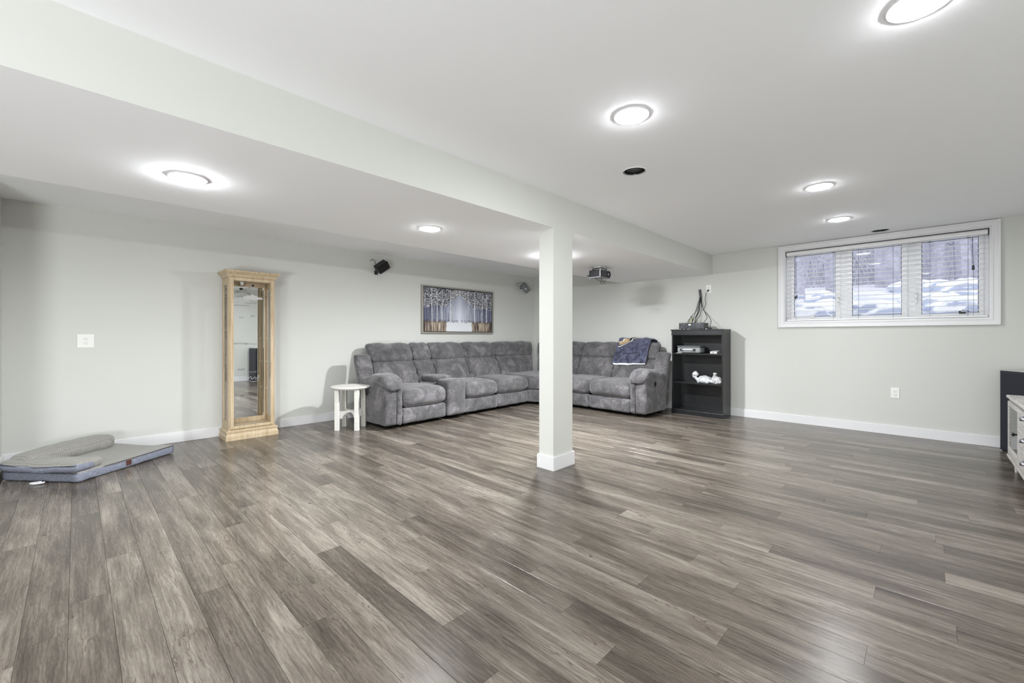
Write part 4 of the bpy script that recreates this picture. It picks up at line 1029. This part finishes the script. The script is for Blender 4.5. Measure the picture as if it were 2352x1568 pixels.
# cables from the wall strip
cd = thing('cable_bundle', 'bundle of thin black cables hanging from a wall hole down to the receiver', 'cables', (-2.385, YB, 1.82))
def cabl(pts, r=.0035, m='cord', name='cable'):
    bm = bmesh.new(); tube(bm, spline([Vector(p)-Vector((-2.385, YB, 1.82)) for p in pts], 7), r, 6); return obj(name, bm, M[m], cd, True)
bm = bmesh.new(); box(bm, -.022, .006, -.03, -.0, -.115, 0, bev=.003); xform(bm, Matrix.Rotation(-.12, 4, 'Y')); obj('cable_cover', bm, M['black'], cd, label='black cable cover strip')
yw = YB-.02
cabl([(-2.385, yw, 1.73), (-2.40, yw-.01, 1.62), (-2.43, yw-.03, 1.50), (-2.47, 6.36, 1.42), (-2.50, 6.345, 1.34), (-2.49, 6.34, 1.28)])
cabl([(-2.38, yw, 1.73), (-2.42, yw-.01, 1.60), (-2.45, yw-.03, 1.46), (-2.455, 6.38, 1.38), (-2.47, 6.345, 1.29)])
cabl([(-2.375, yw, 1.73), (-2.40, yw-.01, 1.58), (-2.415, yw-.03, 1.46), (-2.45, 6.38, 1.37), (-2.45, 6.345, 1.29)])
cabl([(-2.375, yw, 1.73), (-2.385, yw-.02, 1.56), (-2.395, yw-.03, 1.48), (-2.42, 6.38, 1.38), (-2.42, 6.345, 1.29)], .005)
cabl([(-2.37, yw, 1.73), (-2.36, yw-.02, 1.55), (-2.375, yw-.03, 1.44), (-2.40, 6.38, 1.37), (-2.41, 6.345, 1.29)])
cabl([(-2.37, yw, 1.73), (-2.365, yw-.02, 1.62), (-2.34, yw-.02, 1.54), (-2.29, yw-.03, 1.44), (-2.265, 6.40, 1.38), (-2.30, 6.36, 1.32), (-2.31, 6.345, 1.28)])
cabl([(-2.37, yw, 1.73), (-2.35, yw-.02, 1.58), (-2.32, yw-.02, 1.50), (-2.25, yw-.03, 1.41), (-2.19, 6.36, 1.34), (-2.17, 6.28, 1.30), (-2.155, 6.21, 1.235)])
cabl([(-2.46, 6.36, 1.42), (-2.50, 6.35, 1.37), (-2.54, 6.35, 1.30)], .003); cabl([(-2.46, 6.36, 1.42), (-2.455, 6.35, 1.36), (-2.46, 6.345, 1.29)], .003)
bm = bmesh.new(); box(bm, -.012, .012, -.001, .001, -.04, .04); xform(bm, Matrix.Translation((-.10, -.12, -.46)) @ Matrix.Rotation(.5, 4, 'Y')); obj('cable_tag', bm, simple('pale_yellow_tag', (206, 204, 150), .7), cd, label='pale yellow cable tag')
pc = thing('power_cable', 'single black power cord from the high outlet plug joining the cables', 'cord', (-2.272, YB, 1.80))
bm = bmesh.new(); tube(bm, spline([Vector(p)-Vector((-2.272, YB, 1.80)) for p in ((-2.274, YB-.034, 1.792), (-2.292, YB-.035, 1.76), (-2.31, YB-.03, 1.68), (-2.305, YB-.03, 1.60), (-2.32, YB-.035, 1.54), (-2.345, YB-.04, 1.50))], 7), .0035, 6); obj('cord_run', bm, M['cord'], pc, True)

# ---------------------------------------------------------------- dog bed in the near left corner
bang = math.atan2(.65, -.54)-PI/2      # local +y runs along the long front edge
db = thing('dog_bed', 'grey L-bolster dog bed with waffle plush top and blue-grey sides in the left corner', 'pet bed', (-4.625, .012, 0), bang)
BW, BL_ = .66, .845     # local -x toward the wall side
def bedf(x, y, z): 
    zz = z if z < .03 else z-.012*(.5+.5*math.sin(x*9+y*5))*(1 if y > .2 else .3)
    return (x, y, zz)
obj('mattress_side', soft(-BW, 0, 0, BL_, .0, .082, r=.022, seg=(14, 18, 5), wr=.004, fn=bedf), M['chambray'], db, True)
obj('mattress_top', soft(-BW+.006, -.006, .006, BL_-.006, .062, .090, r=.014, seg=(20, 24, 4), wr=.006, wf=7, fn=bedf), M['waffle'], db, True)
def bol(x, y, z): return (x, y, z+.012*math.sin(x*7+1)+.006*noise.noise(Vector((x*8, y*8, 0))))
obj('front_bolster', soft(-BW-.01, -.002, -.012, .20, .072, .152, r=.04, puff=(0, .005, .016), seg=(18, 10, 8), wr=.006, fn=bol), M['waffle'], db, True)
obj('front_bolster_side', soft(-BW-.008, .006, -.019, .13, .074, .138, r=.030, puff=(0, .008, 0), seg=(18, 8, 6), wr=.004, fn=bol), M['chambray'], db, True)
obj('back_bolster', soft(-BW-.02, -BW+.19, .03, BL_-.10, .07, .205, r=.062, puff=(0, 0, .015), seg=(10, 22, 8), wr=.010, wf=9, fn=lambda x, y, z: (x, y, z-.02*(1-y/.8))), M['waffle'], db, True)
bm = bmesh.new(); tube(bm, [(.003, .19+i*(BL_-.21)/20, .079+bedf(0, .2+i*.03, .05)[2]*0-.006*(.5+.5*math.sin((.2+i*.03)*5))) for i in range(21)], .0028, 6); obj('piping', bm, M['piping'], db, True)
bm = bmesh.new(); tube(bm, [(-BW+i*BW/20, -.016, .126+.012*math.sin((-BW+i*BW/20)*7+1)) for i in range(21)], .0028, 6); tube(bm, [(-BW+i*BW/20, -.014, .076) for i in range(21)], .0028, 6); obj('piping', bm, M['piping'], db, True)
obj('leather_patch', bx(.0, .004, .37, .415, .022, .066, bev=.001, seg=1), M['leather'], db, label='small brown leather patch')
bm = bmesh.new(); tube(bm, spline([(-.27, -.012, .004), (-.25, -.035, .008), (-.29, -.06, .006), (-.335, -.05, .004), (-.315, -.03, .006), (-.27, -.032, .012)], 5), .007, 6); xform(bm, Matrix.Translation((0, 0, .003))); obj('care_label', bm, M['fleece'], db, True, 'white care label loop on the floor')

# ---------------------------------------------------------------- tall dark floor speakers and grey media console
def floor_speaker(loc_, rz, label, w, d, h):
    t = thing('floor_speaker', label, 'speaker', loc_, rz)
    obj('cabinet_body', bx(0, w, 0, d, .012, h, bev=.003), M['navy'], t)
    obj('top_panel', bx(.004, w-.004, .004, d-.004, h-.001, h+.004, bev=.002), simple('grey_top_panel', (196, 196, 192), .4), t)
    obj('plinth', bx(.01, w-.01, .01, d-.01, 0, .014), M['base_black'], t)
    bm = bmesh.new(); box(bm, .012, w-.012, -.004, .001, .10, h-.02, bev=.002); obj('grille', bm, simple('navy_grille_cloth', (24, 28, 40), .6), t)
a = math.atan2(-.21, .135)
floor_speaker((.540, 6.345, 0), a, 'tall dark navy floor speaker against the window wall behind the grey console', .30, .26, .787)
floor_speaker((.76, 3.12, 0), -.25, 'dark navy floor speaker near the right wall, seen reflected in the cabinet mirror', .30, .22, .83)

K = thing('media_console', 'whitewashed grey media console with glass doors at the right edge', 'media console', (.52, 4.55, 0))
hw = .88
def kp(name, bm, m='greywood', parent=None, smooth=False, label=None): return obj(name, bm, M[m] if isinstance(m, str) else m, parent or K, smooth, label)
kp('top', bx(-.022, .46, -hw-.022, hw+.022, .607, .632, bev=.008, seg=3)); kp('top_molding', bx(-.006, .44, -hw-.006, hw+.006, .588, .607, bev=.004))
kp('side_panel', bx(0, .43, -hw, -hw+.02, .14, .59)); kp('side_panel', bx(0, .43, hw-.02, hw, .14, .59))
kp('back_panel', bx(.415, .43, -hw+.02, hw-.02, .14, .59)); kp('bottom_panel', bx(.005, .43, -hw+.02, hw-.02, .14, .16))
kp('base_ledge', bx(-.02, .44, -hw-.018, hw+.018, .118, .142, bev=.005)); 
for y in (-.325, .325): kp('divider', bx(.004, .415, y-.01, y+.01, .16, .588))
for y in (-hw+.03, hw-.03):
    for x in (.03, .40):
        bm = bmesh.new(); lathe(bm, [(.010, 0), (.017, .118)], 12, (x, y, 0)); kp('leg', bm)
for s in (-1, 1):
    y0, y1 = (.335, hw-.004) if s > 0 else (-hw+.004, -.335)
    bm = bmesh.new(); r = .036
    box(bm, -.016, 0, y0, y0+r, .15, .585, bev=.003); box(bm, -.016, 0, y1-r, y1, .15, .585, bev=.003); box(bm, -.016, 0, y0+r, y1-r, .15, .15+.06, bev=.003); box(bm, -.016, 0, y0+r, y1-r, .55, .585, bev=.003)
    d_ = kp('door', bm); kp('door_glass', bx(-.009, -.005, y0+r, y1-r, .208, .552), 'glass', d_)
    ky = y0+.02 if s > 0 else y1-.02
    bm = bmesh.new(); lathe(bm, [(0, 0), (.006, 0), (.006, .014), (.014, .018), (.015, .025), (.008, .03), (0, .03)], 14); xform(bm, Matrix.Translation((-.016, ky, .385)) @ Matrix.Rotation(-PI/2, 4, 'Y')); kp('knob', bm, 'darkmetal', d_, True)
for i, (z0, z1) in enumerate(((.452, .583), (.314, .446), (.163, .308))):
    bm = bmesh.new(); box(bm, -.022, 0, -.318, .318, z0, z1, bev=.004); d_ = kp('drawer', bm)
    for yy in (0.0,):
        bm = bmesh.new(); zc = (z0+z1)/2+(.028, .014, .002)[i]; R_ = .036
        prof = [(0, .0), (.022, -.002), (.026, .012), (.020, .024), (0, .028)]
        n = 10; rings = []
        for j in range(n+1):
            q = -1+2*j/n; sc = math.sqrt(max(.02, 1-q*q)); rings.append([bm.verts.new((-.022-px2*sc, yy+q*R_, zc+(pz-.006)*(.4+.6*sc))) for px2, pz in prof])
        for j in range(n):
            for m_ in range(len(prof)-1): bm.faces.new((rings[j][m_], rings[j+1][m_], rings[j+1][m_+1], rings[j][m_+1]))
        bmesh.ops.recalc_face_normals(bm, faces=bm.faces); bmesh.ops.solidify(bm, geom=bm.faces[:], thickness=.0015)
        box(bm, -.0245, -.0218, yy-.044, yy+.044, zc+.012, zc+.022)
        kp('cup_pull', bm, 'cupmetal', d_, True)

# ---------------------------------------------------------------- outdoors
def ground(x, y):
    sl_ = .012+.080*min(1, max(0, (y-6.8))/6.0)**.75+.012*max(0, min(1, (y-14)/16))
    z = 1.12+y*sl_+.05*noise.noise(Vector((x*.7, y*.7, 0)))*min(1, (y-6.6))
    return z-.018*x*(1 if y > 9 else 0)*min(1, (y-9)/6)
bm = bmesh.new(); nx_, ny_ = 60, 90; rows = []
for j in range(ny_+1):
    y = 6.70+38*(j/ny_)**1.8; rows.append([bm.verts.new((x_, y, ground(x_, y))) for x_ in [(-.55*y-3)+(i/nx_)*((.55*y+3)*1.7) for i in range(nx_+1)]])
for j in range(ny_):
    for i in range(nx_): bm.faces.new((rows[j][i], rows[j][i+1], rows[j+1][i+1], rows[j+1][i]))
struct(obj('snowy_ground', bm, M['snow'], None, True))
bm = bmesh.new(); rows = []
for j in range(9):
    t_ = j/8; y = 42+20*t_; rows.append([bm.verts.new((x_, y, 3.9+6*t_+.8*noise.noise(Vector((x_*.3, y*.3, 4))))) for x_ in [-45+i*1.5 for i in range(60)]])
for j in range(8):
    for i in range(59): bm.faces.new((rows[j][i], rows[j][i+1], rows[j+1][i+1], rows[j+1][i]))
struct(obj('wooded_hill', bm, M['woods'], None, True))
rr = random.Random(11)
def pane_of(x, y):
    r = x/y; best = None
    for nm, a, b in (('left', -.19, -.115), ('middle', -.10, -.022), ('right', -.008, .068)):
        if a <= r <= b: best = nm
    return best
rockmeshes = []
for q in range(5):
    bm = bmesh.new(); bmesh.ops.create_icosphere(bm, subdivisions=3, radius=1)
    for v in bm.verts:
        d = v.co.copy(); f_ = 1+.45*noise.noise(d*1.4+Vector((q*5, 0, 0)))+.12*noise.noise(d*4+Vector((0, q, 0))); v.co = Vector((d.x*f_*1.2, d.y*f_, d.z*f_*.62))
    me = bpy.data.meshes.new('boulder'); bm.to_mesh(me); bm.free(); me.materials.append(M['rock']); me.polygons.foreach_set('use_smooth', [True]*len(me.polygons)); rockmeshes.append(me)
for i in range(52):
    y = rr.uniform(7.6, 11.5); x = rr.uniform(-.22*y-.5, .10*y+.3); s = rr.uniform(.16, .34)*(y/8)**.5
    if -.10*y < x < -.02*y and rr.random() < .75: continue
    o = bpy.data.objects.new('boulder', rockmeshes[i % 5]); C.objects.link(o); o.location = (x, y, ground(x, y)+s*.12); o.scale = (s, s, s); o.rotation_euler = (0, 0, rr.uniform(0, 6))
    pn = pane_of(x, y)
    if pn is None: bpy.data.objects.remove(o); continue
    dist = 'near' if y < 9.3 else 'farther'
    tag(o, '%s snow-covered boulder outside, behind the %s window pane' % (dist, pn), 'rock', '%s snowy boulders behind the %s pane' % (dist, pn))
treem = []
for q in range(5):
    bmt = bmesh.new(); bmb = bmesh.new(); lean = rr.uniform(-.5, .5)
    pts = [(lean*(i/8)**1.5*.8+.06*math.sin(i*1.3+q), .05*math.cos(i*1.7+q), i*1.0) for i in range(9)]
    tube(bmt, pts, [.15-.012*i for i in range(9)], 8)
    for b in range(26):
        z = rr.uniform(.6, 7.5); a = rr.uniform(0, 2*PI); L = rr.uniform(.7, 2.0)
        i0 = min(7, int(z)); base = Vector(pts[i0]).lerp(Vector(pts[i0+1]), z-i0)
        dirv = Vector((math.cos(a), math.sin(a), rr.uniform(-.1, .8))).normalized(); mid = base+dirv*L*.5+Vector((0, 0, .1)); end = base+dirv*L+Vector((0, 0, .3*rr.random()))
        tube(bmb, [base, mid, end], [.03, .018, .005], 5)
        for _ in range(4):
            p0 = base.lerp(end, rr.uniform(.3, .95)); d2 = (dirv+Vector((rr.uniform(-.8, .8), rr.uniform(-.8, .8), rr.uniform(-.5, .6)))).normalized()
            tube(bmb, [p0, p0+d2*rr.uniform(.25, .6)], [.009, .003], 4)
    m1 = bpy.data.meshes.new('trunk'); bmt.to_mesh(m1); bmt.free(); m1.materials.append(M['bark'])
    m2 = bpy.data.meshes.new('branches'); bmb.to_mesh(m2); bmb.free(); m2.materials.append(M['bark']); treem.append((m1, m2))
big = [(-1.98, 11.2, .9), (-1.45, 11.8, .8), (.25, 13.0, .8), (-.62, 12.4, 1.5), (-1.3, 19.5, 1.0)]
for i in range(46):
    if i < len(big): x, y, s = big[i]
    else:
        y = rr.uniform(13, 34); x = rr.uniform(-.24*y, .10*y); s = rr.uniform(.6, 1.1)
    pn = pane_of(x, y)
    if pn is None: continue
    if i < len(big): lab = ['thick bare tree trunk at the left edge of the left window pane', 'bare tree trunk near the right side of the left window pane', 'leaning bare trunk crossing the right window pane', 'thickest bare trunk in the middle window pane', 'slimmer bare trunk left of centre in the middle window pane'][i]; grp = None
    else: dist = 'nearer' if y < 20 else 'distant'; lab = '%s thin bare tree outside, behind the %s window pane' % (dist, pn); grp = '%s bare trees behind the %s pane' % (dist, pn)
    t = thing('bare_tree', lab, 'tree', (x, y, ground(x, y)-.1), rr.uniform(0, 6.2), grp); t.scale = (s, s, s)
    m1, m2 = treem[i % 5]
    for nm, mm in (('trunk', m1), ('branches', m2)):
        o = bpy.data.objects.new(nm, mm); C.objects.link(o); o.parent = t
        if nm == 'branches': o['kind'] = 'stuff'
bm = bmesh.new()
for i in range(6500):
    y = rr.uniform(14, 38); x = rr.uniform(-.27*y, .13*y); z = ground(x, y)
    a = rr.uniform(0, 6.28); L = rr.uniform(.5, 2.6); tl = rr.uniform(.05, 1.0)
    tube(bm, [(x, y, z-.05), (x+math.cos(a)*L*tl*.5, y+math.sin(a)*L*tl*.3, z+L*.55), (x+math.cos(a)*L*tl, y+math.sin(a)*L*tl*.5, z+L)], [.008, .006, .002], 3, cap=False)
tag(obj('brushwood', bm, M['brush']), 'tangle of bare winter brush on the slope outside the window', 'brush', kind='stuff')
print('planks', nplank, len(planks), 'objects', len(bpy.data.objects))

# pieces that came out of one loop become objects of their own
def split_islands(o):
    bm = bmesh.new(); bm.from_mesh(o.data); left = set(bm.verts); groups = []
    while left:
        st = [left.pop()]; g_ = set(st)
        while st:
            v = st.pop()
            for e_ in v.link_edges:
                w_ = e_.other_vert(v)
                if w_ in left: left.discard(w_); g_.add(w_); st.append(w_)
        groups.append([v.index for v in g_])
    bm.free()
    if len(groups) < 2: return
    src = o.data
    for n_, ids in enumerate(groups):
        keep = set(ids); b2 = bmesh.new(); b2.from_mesh(src); b2.verts.ensure_lookup_table()
        bmesh.ops.delete(b2, geom=[v for v in b2.verts if v.index not in keep], context='VERTS')
        me = bpy.data.meshes.new(o.name); b2.to_mesh(me); b2.free()
        for m_ in src.materials: me.materials.append(m_)
        if n_ == 0: o.data = me
        else:
            c = o.copy(); c.data = me; C.objects.link(c)
for o in list(bpy.data.objects):
    if o.type == 'MESH' and o.name.split('.')[0] in ('shelf_clip', 'headrail_end_cap', 'ladder_cord', 'piping', 'slot', 'print_arrow', 'vent_slot', 'hanging_wire', 'signal_cable', 'printed_mark'):
        split_islands(o)
